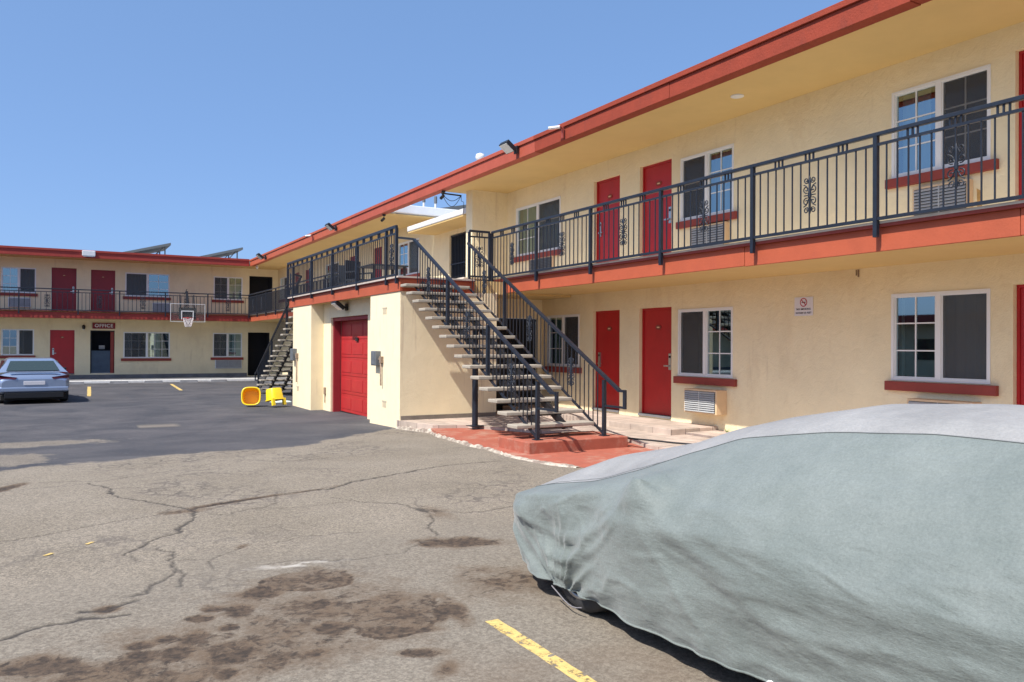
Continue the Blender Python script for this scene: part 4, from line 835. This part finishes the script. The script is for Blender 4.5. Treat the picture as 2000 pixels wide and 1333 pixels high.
staircase('shaded staircase at the far end of the garage descending toward the office wing', 6.12, 7.3, 28.9, 23.0, -1, 17, 28.7, .17, .1695, .335, 5.95, 7.35, .0, (6.7, 28.8, 0), detail=False, posts=(0, 2.0, 4.0), postr=(0, 4.0))
t = MB(); t.box(5.68, 7.40, 9.52, 10.42, .15, .37); o = t.build('step_block', M['redcon'], bevel=.012); tag(o, 'low red painted concrete block under the foot of the near staircase', 'step')

# ================================================================== signs, hoop, stops, bins
sg = thing('no_smoking_sign', 'small white no smoking sign on the shaded ground floor wall between two windows', 'sign', (9.7, 8.26, 2.2))
b = MB(); b.map = mR; b.box(8.09, 8.43, .004, .010, 2.185, 2.465); b.build('plate', M['signwhite'], sg)
b = MB(); c = (XW-.012, 8.26, 2.385)
n = 28; vs = [(c[0], c[1]+r*math.cos(2*math.pi*k/n), c[2]+r*math.sin(2*math.pi*k/n)) for r in (.066, .052) for k in range(n)]
b.add(vs, [(k, (k+1)%n, n+(k+1)%n, n+k) for k in range(n)]); b.bar((c[0]-.001, c[1]+.042, c[2]+.042), (c[0]-.001, c[1]-.042, c[2]-.042), .002, .012)
b.build('prohibition_ring', M['signred'], sg, rec=False)
b = MB(); b.box(c[0]-.0005, c[0]+.001, c[1]-.035, c[1]+.035, c[2]-.008, c[2]+.006); b.tube([(c[0],c[1]-.03,c[2]+.01),(c[0],c[1]-.038,c[2]+.022),(c[0],c[1]-.028,c[2]+.034)], .002, 4); b.build('cigarette', M['ink'], sg)
Rm = Matrix.Rotation(-math.pi/2, 4, 'Z') @ Matrix.Rotation(math.pi/2, 4, 'X')
text_obj('NO SMOKING', .038, M['ink'], Matrix.Translation((XW-.012, 8.26, 2.283)) @ Rm, sg, bold=.001, ext=.0005)
text_obj('WITHIN 25 FEET', .036, M['ink'], Matrix.Translation((XW-.012, 8.26, 2.225)) @ Rm, sg, bold=.001, ext=.0005)
bh = thing('basketball_hoop', 'clear white edged basketball backboard with hoop hung on the far walkway railing', 'basketball hoop', (5.15, 39.6, 2.8))
b = MB(); b.box(4.42, 5.92, 39.45, 39.465, 2.72, 3.56); b.build('backboard', M['acrylic'], bh)
b = MB()
for (x0, x1, z0, z1) in ((4.42,5.92,2.72,2.74),(4.42,5.92,3.54,3.56),(4.42,4.44,2.74,3.54),(5.90,5.92,2.74,3.54),(4.88,5.42,3.20,3.24),(4.88,4.92,2.84,3.20),(5.38,5.42,2.84,3.20)): b.box(x0, x1, 39.43, 39.449, z0, z1)
b.build('backboard_lines', M['board'], bh)
b = MB()
for x in (4.85, 5.45): b.bar((x,39.47,2.9), (x,39.70,3.9), .04, .06); b.bar((x,39.47,3.4), (x,39.70,3.98), .04, .05)
b.box(4.78, 5.52, 39.47, 39.50, 2.85, 3.38); b.bar((5.15,39.5,3.5), (5.15,39.7,4.15), .10, .05); b.bar((5.05,39.68,4.0), (5.15,39.68,4.25), .03, .03); b.build('bracket', M['black'], bh)
b = MB(); n = 20; b.tube([(5.15+.23*math.cos(2*math.pi*k/n), 39.17+.23*math.sin(2*math.pi*k/n), 2.90) for k in range(n)], .012, 6, closed=True); b.box(5.09, 5.21, 39.38, 39.448, 2.84, 2.93); b.build('rim', M['rimred'], bh)
b = MB()
for k in range(12):
    a = 2*math.pi*k/12; pts = []; pts2 = []
    for i in range(6):
        r = .225*(1-i*.085); z = 2.89-i*.08; pts.append((5.15+r*math.cos(a+i*.26), 39.17+r*math.sin(a+i*.26), z)); pts2.append((5.15+r*math.cos(a-i*.26), 39.17+r*math.sin(a-i*.26), z))
    b.tube(pts, .009, 4); b.tube(pts2, .009, 4)
b.build('net', M['net'], bh)
for k, (x0, x1, ds) in enumerate(((.25,.95,'just right of the parked silver car'), (1.88,2.62,'second from the parked silver car'), (3.22,3.98,'third along the white kerb'), (4.66,5.42,'fourth along the white kerb, below the basketball hoop'), (5.95,6.68,'nearest the far stairs'))):
    b = MB(); y = 38.0; b.add([(x0,y-.09,0),(x1,y-.09,0),(x1,y+.09,0),(x0,y+.09,0),(x0+.03,y-.05,.11),(x1-.03,y-.05,.11),(x1-.03,y+.05,.11),(x0+.03,y+.05,.11)], [(0,1,5,4),(1,2,6,5),(2,3,7,6),(3,0,4,7),(4,5,6,7)])
    tag(b.build('wheel_stop', M['walk'], bevel=.01), 'dark concrete wheel stop, '+ds, 'wheel stop', 'wheel stops along the far kerb')

def rounded_bin(loc, yaw, tilt, w, h, d, label, legs=False):
    t = thing('plastic_bin', label, 'bin', loc); Mx = Matrix.Translation(loc) @ Matrix.Rotation(yaw, 4, 'Z') @ Matrix.Rotation(tilt, 4, 'X')
    def ring(sx, sy, z, n=28, e=3.2):
        out = []
        for k in range(n):
            a = 2*math.pi*k/n; c, s_ = math.cos(a), math.sin(a)
            out.append(Mx @ Vector((sx*math.copysign(abs(c)**(2/e), c), sy*math.copysign(abs(s_)**(2/e), s_), z)))
        return out
    def loft(rs, m, nm, cap0=False, cap1=False):
        b = MB(); n = len(rs[0]); b.add([p for r in rs for p in r], [(i*n+j, i*n+(j+1)%n, (i+1)*n+(j+1)%n, (i+1)*n+j) for i in range(len(rs)-1) for j in range(n)], 0, True)
        if cap0: b.add(rs[0], [tuple(range(n))])
        if cap1: b.add(rs[-1], [tuple(range(n))])
        return b.build(nm, m, t)
    loft([ring(w*.40, h*.40, 0), ring(w*.44, h*.44, d*.1), ring(w*.5, h*.5, d)], M['yellow'], 'shell', True)
    loft([ring(w*.5, h*.5, d*.94), ring(w*.545, h*.545, d*.95), ring(w*.545, h*.545, d*1.02), ring(w*.47, h*.47, d*1.02), ring(w*.47, h*.47, d*.94)], M['yellow'], 'rim')
    loft([ring(w*.47, h*.47, d*.99), ring(w*.40, h*.40, d*.06)], M['orange'], 'lining', False, True)
    if legs:
        b = MB()
        for sx in (-1, 1): b.box(sx*w*.42-.04, sx*w*.42+.04, h*.30, h*.48, d*.9, d*1.5)
        b.map = None; b.v = [tuple(Mx @ Vector(p)) for p in b.v]; b.build('leg', M['yellow'], t)
    return t
rounded_bin((4.64, 22.75, .245), math.radians(-14), math.radians(80), .47, .47, .30, 'yellow plastic tub lying on its side with its open face toward the lot')
rounded_bin((5.12, 22.25, .50), math.radians(24), math.radians(168), .42, .40, .32, 'yellow plastic tub standing upside down on short legs beside the tipped one', legs=True)
# crumpled sheet
b = MB(); n = 16; vs = []
for i in range(n+1):
    for j in range(n+1):
        u, v = i/n, j/n; x = 5.45+u*.5; y = 23.65+v*.55; z = .015+.13*float(fbm(np.array(u*4.1+3), np.array(v*4.3), 9))*math.sin(math.pi*u)**.5*math.sin(math.pi*v)**.5
        vs.append((x+.05*math.sin(v*9), y, z))
b.add(vs, [(i*(n+1)+j, i*(n+1)+j+1, (i+1)*(n+1)+j+1, (i+1)*(n+1)+j) for i in range(n) for j in range(n)], 0, True)
tag(b.build('plastic_sheet', M['bagwhite']), 'crumpled pale plastic sheet on the ground between the yellow tubs and the garage pillar', 'plastic sheet')
# hose on pavers and weed tuft
b = MB(); b.tube([(7.5,10.35,.275),(7.75,10.0,.275),(7.9,9.6,.275),(8.0,9.2,.275),(8.3,8.6,.275)], .014, 6); tag(b.build('drain_hose', M['black']), 'thin dark hose lying on the pavers right of the red step block', 'hose')
b = MB()
for k in range(14):
    a = random.random()*6.28; r = .05+random.random()*.06; x, y = 9.62, 9.75; b.add([(x,y-.006,.30),(x,y+.006,.30),(x+r*math.cos(a),y+r*math.sin(a),.33+random.random()*.06)], [(0,1,2)])
tag(b.build('weed', M['weed'], rec=False), 'tiny green weed at the foot of the sunlit wall by the air conditioner', 'weed')

# patio furniture on the deck
def patio_chair(x, y, yaw, label):
    t = thing('patio_chair', label, 'chair', (x, y, 3.068), 'dark patio chairs on the deck'); R_ = Matrix.Translation((x,y,3.068)) @ Matrix.Rotation(yaw, 4, 'Z')
    def bx(nm, *bs):
        b = MB()
        for q in bs: b.box(*q)
        b.v = [tuple(R_ @ Vector(p)) for p in b.v]; return b.build(nm, M['chair'], t, bevel=.006)
    bx('seat', (-.26,.26,-.26,.26,.40,.45)); bx('backrest', (-.26,.26,.23,.28,.45,.98))
    for sx in (-1, 1):
        bx('armrest', (sx*.28-.02,sx*.28+.02,-.26,.26,.62,.66))
        for sy in (-.24, .24): bx('leg', (sx*.25-.02,sx*.25+.02,sy-.02,sy+.02,0,.40 if sy > 0 else .62))
patio_chair(7.2, 21.3, .4, 'tall backed dark chair behind the middle of the deck railing'); patio_chair(7.3, 22.6, -.3, 'dark patio chair on the deck just left of the tall backed one')
t = thing('patio_table', 'dark patio table toward the far end of the deck', 'table', (7.4, 19.9, 3.068)); b = MB(); b.box(6.9,7.9,19.4,20.4,3.74,3.78); b.build('tabletop', M['chair'], t, bevel=.006)
for sx in (-.42,.42):
    for sy in (-.42,.42): b = MB(); b.box(7.4+sx-.025,7.4+sx+.025,19.9+sy-.025,19.9+sy+.025,3.07,3.739); b.build('leg', M['chair'], t)

# ================================================================== car under its cover
def cover_mat(name, col, col2):
    m = bpy.data.materials.new(name); m.use_nodes = True; n = m.node_tree.nodes; l = m.node_tree.links; p = n['Principled BSDF']
    p.inputs['Roughness'].default_value = .62; p.inputs['Sheen Weight'].default_value = .25; p.inputs['Specular IOR Level'].default_value = .35
    g = n.new('ShaderNodeNewGeometry')
    def nz(sc, det, st=(1,1,1), ro=.6):
        mp = n.new('ShaderNodeMapping'); mp.inputs['Scale'].default_value = st; l.new(g.outputs['Position'], mp.inputs[0])
        t = n.new('ShaderNodeTexNoise'); t.inputs['Scale'].default_value = sc; t.inputs['Detail'].default_value = det; t.inputs['Roughness'].default_value = ro; l.new(mp.outputs[0], t.inputs[0]); return t.outputs[0]
    r = n.new('ShaderNodeMapRange'); r.inputs[1].default_value = .38; r.inputs[2].default_value = .64; l.new(nz(2.2, 8, (1,1,1), .7), r.inputs[0])
    x = n.new('ShaderNodeMix'); x.data_type = 'RGBA'; x.inputs['A'].default_value = (*col, 1); x.inputs['B'].default_value = (*col2, 1); l.new(r.outputs[0], x.inputs['Factor'])
    r2 = n.new('ShaderNodeMapRange'); r2.inputs[1].default_value = .3; r2.inputs[2].default_value = .7; r2.inputs[3].default_value = .84; r2.inputs[4].default_value = 1.16; l.new(nz(90, 4, (1,1,1), .8), r2.inputs[0])
    x2 = n.new('ShaderNodeMix'); x2.data_type = 'RGBA'; x2.blend_type = 'MULTIPLY'; x2.inputs['Factor'].default_value = 1; l.new(x.outputs['Result'], x2.inputs['A']); l.new(r2.outputs[0], x2.inputs['B']); l.new(x2.outputs['Result'], p.inputs['Base Color'])
    b1 = n.new('ShaderNodeBump'); b1.inputs['Strength'].default_value = .7; b1.inputs['Distance'].default_value = .022; l.new(nz(6, 6, (1,.55,1.6), .62), b1.inputs['Height'])
    b2 = n.new('ShaderNodeBump'); b2.inputs['Strength'].default_value = .55; b2.inputs['Distance'].default_value = .004; l.new(nz(70, 5, (1,.5,1), .8), b2.inputs['Height']); l.new(b1.outputs[0], b2.inputs['Normal']); l.new(b2.outputs[0], p.inputs['Normal'])
    return m
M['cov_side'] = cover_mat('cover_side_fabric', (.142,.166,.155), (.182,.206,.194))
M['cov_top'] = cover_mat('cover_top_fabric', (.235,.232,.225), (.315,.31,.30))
def covered_car():
    XC = 3.44
    T = [ # y, w_hem, z_hem, w_belt, z_belt, off_seam, z_seam, z_top
     (4.80,.20,.50,.24,.55,.19,.64,.67), (4.77,.46,.42,.50,.56,.44,.69,.73), (4.70,.66,.37,.72,.60,.60,.735,.80), (4.55,.79,.35,.85,.66,.67,.78,.905), (4.30,.87,.335,.92,.71,.67,.835,1.0),
     (3.95,.89,.325,.93,.76,.62,.90,1.075), (3.6,.885,.33,.94,.82,.55,1.01,1.155), (3.25,.90,.30,.95,.85,.50,1.145,1.275), (2.9,.90,.32,.96,.88,.47,1.265,1.36), (2.4,.90,.34,.96,.89,.46,1.345,1.455),
     (1.9,.90,.36,.96,.89,.455,1.385,1.485), (1.4,.90,.37,.96,.89,.455,1.39,1.49), (.9,.90,.37,.96,.88,.46,1.33,1.43), (.5,.90,.36,.95,.87,.47,1.20,1.29), (.1,.88,.36,.93,.86,.50,1.03,1.09), (-.1,.80,.40,.84,.80,.5,.92,.97), (-.2,.6,.46,.62,.7,.4,.8,.82), (-.22,.4,.5,.42,.62,.3,.7,.72)]
    T = np.array(T); ty = T[:,0][::-1]
    ny = 430; tt = np.linspace(0, 1, ny); yy = 4.80-(5.02)*(tt*.82+.18*tt**1.6)*1.0
    yy = np.clip(yy, -.22, 4.80)
    cols = [np.interp(yy, ty, T[:,k][::-1]) for k in range(1, 8)]
    ker = np.hanning(15); ker /= ker.sum()
    sm = lambda a: np.convolve(np.pad(a, 7, mode='edge'), ker, 'valid')
    wh, zh, wb, zb, os_, zs, zt = [sm(c) for c in cols]
    # half profile control points
    zb = zb+(fbm(yy*1.6, yy*0, 77, 3)-.5)*.10; hb = np.clip((yy-3.1)/.7, 0, 1)
    ctrl = [(wh, zh), (wh*.5+wb*.5+.004, zh*.62+zb*.38), (wb, zb-.07), (wb*.975, zb+.03), ((wb*.52+os_*.48+.035)*(1-hb)+(wb*.66+os_*.34+.03)*hb, (zb*.45+zs*.55)*(1-hb)+(zb*.3+zs*.7)*hb), (os_, zs), (os_*.55, zs*.35+zt*.65), (os_*0, zt)]
    P = [np.stack([c[0], c[1]], -1) for c in ctrl]
    def cr(p0, p1, p2, p3, t): return .5*((2*p1)+(-p0+p2)*t+(2*p0-5*p1+4*p2-p3)*t*t+(-p0+3*p1-3*p2+p3)*t**3)
    mir = P[-2].copy(); mir[:,0] *= -1
    ext = [2*P[0]-P[1]]+P+[mir]; rows = []; seam_i = None; ns = 17
    for k in range(len(P)-1):
        for i in range(ns):
            rows.append(cr(ext[k], ext[k+1], ext[k+2], ext[k+3], i/ns))
            if k == 5 and i == 0: seam_i = len(rows)-1
    rows.append(P[-1]); H = np.stack(rows, 1)         # ny, nh, 2
    nh = H.shape[1]; kv = np.hanning(23); kv /= kv.sum(); Hp = np.concatenate([2*H[:, :1]-H[:, 11:0:-1], H, H[:, -2:-13:-1]*np.array([-1, 1])], 1)
    H = np.stack([np.stack([np.convolve(Hp[i,:,c], kv, 'valid') for c in (0,1)], -1) for i in range(ny)])
    left = np.stack([XC-H[...,0], np.repeat(yy[:,None], nh, 1), H[...,1]], -1); right = left[:, ::-1][:, 1:].copy(); right[...,0] = 2*XC-right[...,0]
    G = np.concatenate([left, right], 1); nv = G.shape[1]
    du = np.gradient(G, axis=0); dv = np.gradient(G, axis=1); Nn = np.cross(dv, du); Nn /= np.linalg.norm(Nn, axis=-1, keepdims=True)+1e-9
    side = np.sign(G[...,0]-XC)
    flip = np.where(np.sum(Nn*np.stack([G[...,0]-XC, G[...,1]*0, G[...,2]-.6], -1), -1) < 0, -1, 1); Nn *= flip[...,None]
    X, Yc, Z = G[...,0], G[...,1], G[...,2]
    sk = np.where(side < 0, 0., 37.)                   # different noise either side
    rel = np.clip((1.0-Z)/.75, 0, 1)                   # 0 at belt/top, 1 at hem
    onside = np.clip((zs[:,None]-Z)/.12, 0, 1)
    g = lambda y, z, cy, cz, sy, sz: np.exp(-((y-cy)/sy)**2-((z-cz)/sz)**2)
    D = np.zeros_like(X)
    # mirror and the tent hanging from it
    D += .085*g(Yc, Z, 3.16, .965, .16, .085)*onside
    dz = np.clip(.97-Z, 0, 1); D += .050*np.exp(-((Yc-(3.16+.05*dz))/(.10+.75*dz))**2)*np.exp(-dz*2.6)*onside*(Z < .97)
    D -= .050*g(Yc, Z, 3.62, .80, .20, .12)*onside; D -= .030*g(Yc, Z, 2.80, .74, .22, .10)*onside
    # fender crown and hollow behind the headlamp
    D += .030*g(Yc, Z, 4.42, .70, .18, .07)*onside; D -= .036*g(Yc, Z, 4.02, .60, .22, .09)*onside; D -= .022*g(Yc, Z, 4.25, .50, .12, .12)*onside
    # fan of folds gathered at the wheel
    cy, cz = 3.88, .27; a = np.arctan2(Z-cz, Yc-cy); r = np.hypot(Yc-cy, Z-cz)
    wob = (fbm(Yc*3+sk, Z*3, 5)-.5)*2.2
    rid = lambda v: 1-np.abs(2*(v-np.floor(v))-1)
    fan = (rid(a*2.6+wob*.35)**2-.33)
    D += .030*fan*np.exp(-((r-.16)/.26)**2)*onside*np.clip(r/.12, 0, 1)
    fan2 = (rid(a*1.5+.3+wob*.4)**3-.25); D += .022*fan2*np.exp(-((r-.35)/.3)**2)*onside
    # swags between fender and mirror
    for (y0, z0, y1, z1, sag, am, wd) in ((4.45,.72,3.2,.93,.20,.020,.035), (4.40,.66,3.25,.86,.26,.018,.03), (4.5,.62,3.5,.42,.10,.016,.03), (3.1,.93,2.1,.72,.05,.014,.04), (3.1,.90,1.9,.52,.02,.012,.05), (3.15,.88,2.6,.35,.0,.010,.04), (4.62,.58,4.0,.32,.04,.016,.022), (4.70,.62,4.1,.30,.02,.012,.02)):
        t = np.clip((Yc-y0)/(y1-y0), 0, 1); zl = z0+(z1-z0)*t-sag*4*t*(1-t); D += am*np.exp(-((Z-zl)/wd)**2)*np.sin(np.pi*t)**.6*onside*((Yc < y0) & (Yc > y1))
    # long drags along the flank
    q = Z*1.0+.09*Yc; D += .018*(rid(q*5.5+(fbm(Yc*1.1+sk, Z*2, 9)-.5)*1.6)**2-.33)*rel*onside*np.clip((3.4-Yc)/1.0, 0, 1)
    D += .026*(fbm(Yc*1.6+sk, Z*4.5, 15, 4)-.5)*onside+.015*(fbm(Yc*5+sk, Z*9, 25, 4)-.5)*onside*(.4+rel)
    rg = random.Random(5)
    for k in range(64):
        y0 = rg.uniform(.2, 4.6); z0 = rg.uniform(.42, .95) if y0 > 3.4 else rg.uniform(.42, 1.1); L = rg.uniform(.22, .8); sl_ = rg.uniform(-.35, .12) if y0 < 3.3 else rg.uniform(-.9, .5)
        if y0 > 3.3: L *= .5
        am = rg.uniform(.003, .008)*(1 if y0 < 3.3 else 1.2); wd = rg.uniform(.010, .024); t = np.clip((y0-Yc)/L, 0, 1)
        zl = z0+sl_*L*t+.03*np.sin(3*t+k); D += am*np.exp(-((Z-zl)/wd)**2)*np.sin(np.pi*t)**.8*onside*((Yc < y0) & (Yc > y0-L))
    D += .008*(fbm(Yc*2.2, X*2.2, 33, 3)-.5)*(1-onside)-.030*g(Yc, X, 4.05, 2.98, .22, .12)*(1-onside)
    # tyre-side pucker at hem
    hemw = np.clip((zh[:,None]+.09-Z)/.09, 0, 1); D += hemw*.006*np.sin(Yc*26+np.sin(Yc*7)*2)*onside
    G2 = G+Nn*D[...,None]
    low = np.clip((.6-Z)/.35, 0, 1); G2[...,2] += low*.012*(fbm(Yc*4+sk, Yc*0+2, 44)-.5)*2
    t = thing('covered_car', 'car hidden under a pale grey green fabric cover in the right foreground', 'car', (XC, 2.3, .2)); org = np.array([XC, 2.3, .2])
    me = bpy.data.meshes.new('car_cover'); N = ny*nv; me.vertices.add(N); me.vertices.foreach_set('co', (G2-org).astype(np.float32).ravel())
    idx = np.arange(N).reshape(ny, nv); q = np.stack([idx[:-1,:-1], idx[:-1,1:], idx[1:,1:], idx[1:,:-1]], -1).reshape(-1, 4)
    me.loops.add(q.size); me.loops.foreach_set('vertex_index', q.ravel().astype(np.int32)); me.polygons.add(len(q)); me.polygons.foreach_set('loop_start', (np.arange(len(q))*4).astype(np.int32)); me.polygons.foreach_set('loop_total', np.full(len(q), 4, np.int32))
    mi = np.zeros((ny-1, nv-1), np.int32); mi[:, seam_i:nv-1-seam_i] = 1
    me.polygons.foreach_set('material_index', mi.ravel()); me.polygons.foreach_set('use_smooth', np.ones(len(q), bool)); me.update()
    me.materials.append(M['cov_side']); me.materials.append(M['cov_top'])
    o = bpy.data.objects.new('car_cover', me); C.objects.link(o); o.parent = t; o['_org'] = tuple(org)
    # seams
    for j in (seam_i, nv-1-seam_i):
        pts = [tuple(G2[i, j]+Nn[i, j]*.0015) for i in range(2, ny-2, 3)]; b = MB(); b.tube(pts, .0022, 5); b.build('seam', M['seam'], o)
    # curved dart seam on the hood
    jj = [int(seam_i+(i/40)*ns*.9*math.sin(math.pi*i/40)*.55) for i in range(41)]
    i0 = int(np.argmin(abs(yy-4.70))); i1 = int(np.argmin(abs(yy-3.35)))
    pts = [tuple(G2[int(i0+(i1-i0)*k/40), jj[k]]+Nn[int(i0+(i1-i0)*k/40), jj[k]]*.0012) for k in range(41)]; b = MB(); b.tube(pts, .0014, 5); b.build('dart_seam', M['seam'], o)
    # hem band
    for j in (0, nv-1):
        b = MB(); b.tube([tuple(G2[i, j]) for i in range(0, ny, 3)], .006, 6); b.build('hem', M['cov_side'], o)
    b = MB(); b.tube([(2.535+.006*math.sin(i*.8), 3.98-.045*i, .305-.06*math.sin(math.pi*i/9)) for i in range(8)], .004, 6); b.build('elastic_cord', M['elastic'], o)
    b = MB(); b.tube([(2.53, 2.31+.022*math.cos(a_), .335+.022*math.sin(a_)) for a_ in [2*math.pi*i/12 for i in range(12)]], .005, 6, closed=True); b.build('hem_grommet', M['white'], o)
    # wheels and underbody
    def wheel(x, y, s):
        b = MB(); w_ = .21; R = .302
        b.lathe([(.20, -s*w_/2), (.225, -s*(w_/2+.004)), (R-.03, -s*(w_/2)), (R-.006, -s*(w_/2-.03)), (R, 0), (R-.006, s*(w_/2-.03)), (R-.03, s*w_/2), (.2, s*w_/2)], (x, y, .2+R-.004), axis='x', n=40)
        wo = b.build('wheel', M['tyre'], t)
        b = MB(); xf = x-s*(w_/2+.006); b.lathe([(.222, xf-x+s*.012), (.222, xf-x), (.20, xf-x+s*.002), (.195, xf-x+s*.02)], (x, y, .2+R-.004), axis='x', n=40)
        for k in range(10):
            a = 2*math.pi*k/10; c_ = Vector((xf+s*.012, y, .2+R-.004)); b.bar(c_+Vector((0, .03*math.cos(a), .03*math.sin(a))), c_+Vector((0, .205*math.cos(a), .205*math.sin(a))), .03, .018)
        b.lathe([(.04, xf-x+s*.012), (.04, xf-x), (.01, xf-x-s*.003)], (x, y, .2+R-.004), axis='x', n=16); b.build('rim', M['rim'], wo)
    for y in (3.78, 1.05): wheel(2.69, y, 1); wheel(4.18, y, -1)
    b = MB(); b.box(2.84, 4.04, -.05, 4.5, .36, .48); b.box(2.66, 4.22, 1.5, 3.3, .38, .46); b.box(2.85, 4.03, 4.35, 4.66, .36, .50); b.build('underbody', M['under'], t)
covered_car()

# ================================================================== silver sedan by the far kerb
def sedan():
    base = (-.59, 26.2, 0); t = thing('silver_sedan', 'silver blue sedan parked nose in at the left, seen from behind', 'car', base)
    Rz = Matrix.Translation(base) @ Matrix.Rotation(math.radians(5), 4, 'Z') @ Matrix.Diagonal((1, 1, .87, 1))
    def fin(b, nm, m, par=t, bevel=0): b.v = [tuple(Rz @ Vector(p)) for p in b.v]; return b.build(nm, m, par, bevel=bevel)
    def loft(st, nm, m, e=4.0, n=36):
        b = MB(); k = len(st); vs = []
        for (y, w_, z0, z1) in st:
            for j in range(n):
                a = 2*math.pi*j/n; c, s_ = math.cos(a), math.sin(a); vs.append((w_*math.copysign(abs(c)**(2/e), c), y, (z0+z1)/2+(z1-z0)/2*math.copysign(abs(s_)**(2/e), s_)))
        b.add(vs, [(i*n+j, i*n+(j+1)%n, (i+1)*n+(j+1)%n, (i+1)*n+j) for i in range(k-1) for j in range(n)], 0, True); b.add(vs[:n], [tuple(range(n))]); b.add(vs[-n:], [tuple(range(n))]); return fin(b, nm, m)
    loft([(0,.78,.42,.80),(.04,.85,.34,.92),(.14,.88,.28,1.00),(.45,.90,.24,1.03),(1.0,.91,.22,1.01),(2.0,.91,.2,.98),(3.2,.91,.2,.97),(3.9,.89,.22,.90),(4.4,.84,.26,.78),(4.62,.70,.34,.66)], 'body', M['carpaint'])
    b = MB(); prof = [(.50,.78,1.00),(.95,.66,1.30),(1.35,.60,1.425),(1.9,.60,1.455),(2.5,.61,1.42),(3.45,.74,.97)]
    vs = []
    for (y, w_, z) in prof: vs += [(-w_-.10*(z < 1.1), y, z), (-w_+.08, y, z+.02), (w_-.08, y, z+.02), (w_+.10*(z < 1.1), y, z)]
    fs = [(i*4+j, i*4+j+1, (i+1)*4+j+1, (i+1)*4+j) for i in range(5) for j in range(3)]
    n0 = len(vs); vs += [(-.88,.50,.95),(-.88,3.45,.95),(.88,3.45,.95),(.88,.50,.95)]
    fs += [(0,4,8,12,16,20,n0+1,n0), (3,n0+3,n0+2,23,19,15,11,7)]
    b.add(vs, fs, 0, False); fin(b, 'cabin', M['carpaint'], bevel=.02)
    b = MB(); b.quad((-.66,.545,1.045), (.66,.545,1.045), (.54,1.02,1.355), (-.54,1.02,1.355)); b.v = [(x, y-.022, z+.02) for x, y, z in b.v]; fin(b, 'rear_window', M['carglass'])
    b = MB()
    for s_ in (-1, 1): b.add([(s_*.845,.85,1.02),(s_*.85,3.1,1.0),(s_*.70,2.5,1.37),(s_*.665,1.3,1.38)], [(0,1,2,3)])
    fin(b, 'side_window', M['carglass'])
    b = MB(); b.quad((-.70,3.36,1.03), (.70,3.36,1.03), (.56,2.60,1.41), (-.56,2.60,1.41)); b.v = [(x, y+.02, z+.02) for x, y, z in b.v]; fin(b, 'windscreen', M['carglass'])
    for s_ in (-1, 1):
        b = MB(); b.add([(s_*.46,-.012,.80),(s_*.86,.03,.84),(s_*.885,.10,.93),(s_*.84,.02,.935),(s_*.42,-.008,.865),(s_*.46,.06,.80),(s_*.80,.10,.84),(s_*.84,.2,.93),(s_*.80,.12,.935),(s_*.42,.06,.865)], [(0,1,2,3,4),(5,9,8,7,6),(0,5,6,1),(1,6,7,2),(2,7,8,3),(3,8,9,4),(4,9,5,0)]); fin(b, 'tail_light', M['taillight'])
        b = MB(); b.box(s_*.98-.08, s_*.98+.08, 2.85, 2.93, .98, 1.09); fin(b, 'mirror', M['black'], bevel=.02)
        for y in (.85, 3.6):
            b = MB(); b.lathe([(.2,-.10),(.30,-.10),(.325,-.06),(.325,.06),(.30,.10),(.2,.10)], (s_*.80, y, .325), axis='x', n=28); wo = fin(b, 'wheel', M['tyre'])
            b = MB(); b.lathe([(.21,-.015),(.21,.015),(.05,.02)], (s_*.89, y, .325), axis='x', n=24); fin(b, 'rim', M['rim'], wo)
    b = MB(); b.box(-.85, .85, -.035, .06, .40, .55); fin(b, 'bumper', M['carpaint'], bevel=.03)
    b = MB(); b.box(-.80, .80, .05, 4.2, .14, .30); fin(b, 'underbody', M['under']); b = MB(); b.box(-.72, .72, -.03, .1, .20, .38); fin(b, 'diffuser', M['black'], bevel=.01)
    b = MB(); b.box(-.26, .26, -.022, .0, .62, .74); fin(b, 'number_plate', M['signwhite'], bevel=.004)
    b = MB(); b.box(-.60, .60, .06, .12, 1.005, 1.03); fin(b, 'boot_lip', M['carpaint'], bevel=.01)
sedan()

# ================================================================== opposite wing, seen only in window reflections
op = thing('opposite_wing', 'low cream building across the lot mirrored in the window glass', 'building', (-24, 12, 0))
b = MB(); b.box(-30, -24, -8, 52, 0, 3.1); b.build('wall', M['stucco'], op)
b = MB(); b.box(-30.4, -22.6, -8.4, 52.4, 3.1, 3.55); b.build('roof', M['maroon'], op)
b = MB()
for k in range(14): b.box(-23.98, -23.94, -6+k*4, -5.1+k*4, .1, 2.2)
b.build('door', M['redfar'], op)
b = MB()
for k in range(14): b.box(-23.98, -23.94, -4.6+k*4, -3.0+k*4, 1.0, 2.2)
b.build('window', M['carglass'], op)

for o in bpy.data.objects:
    if '_org' in o: del o['_org']
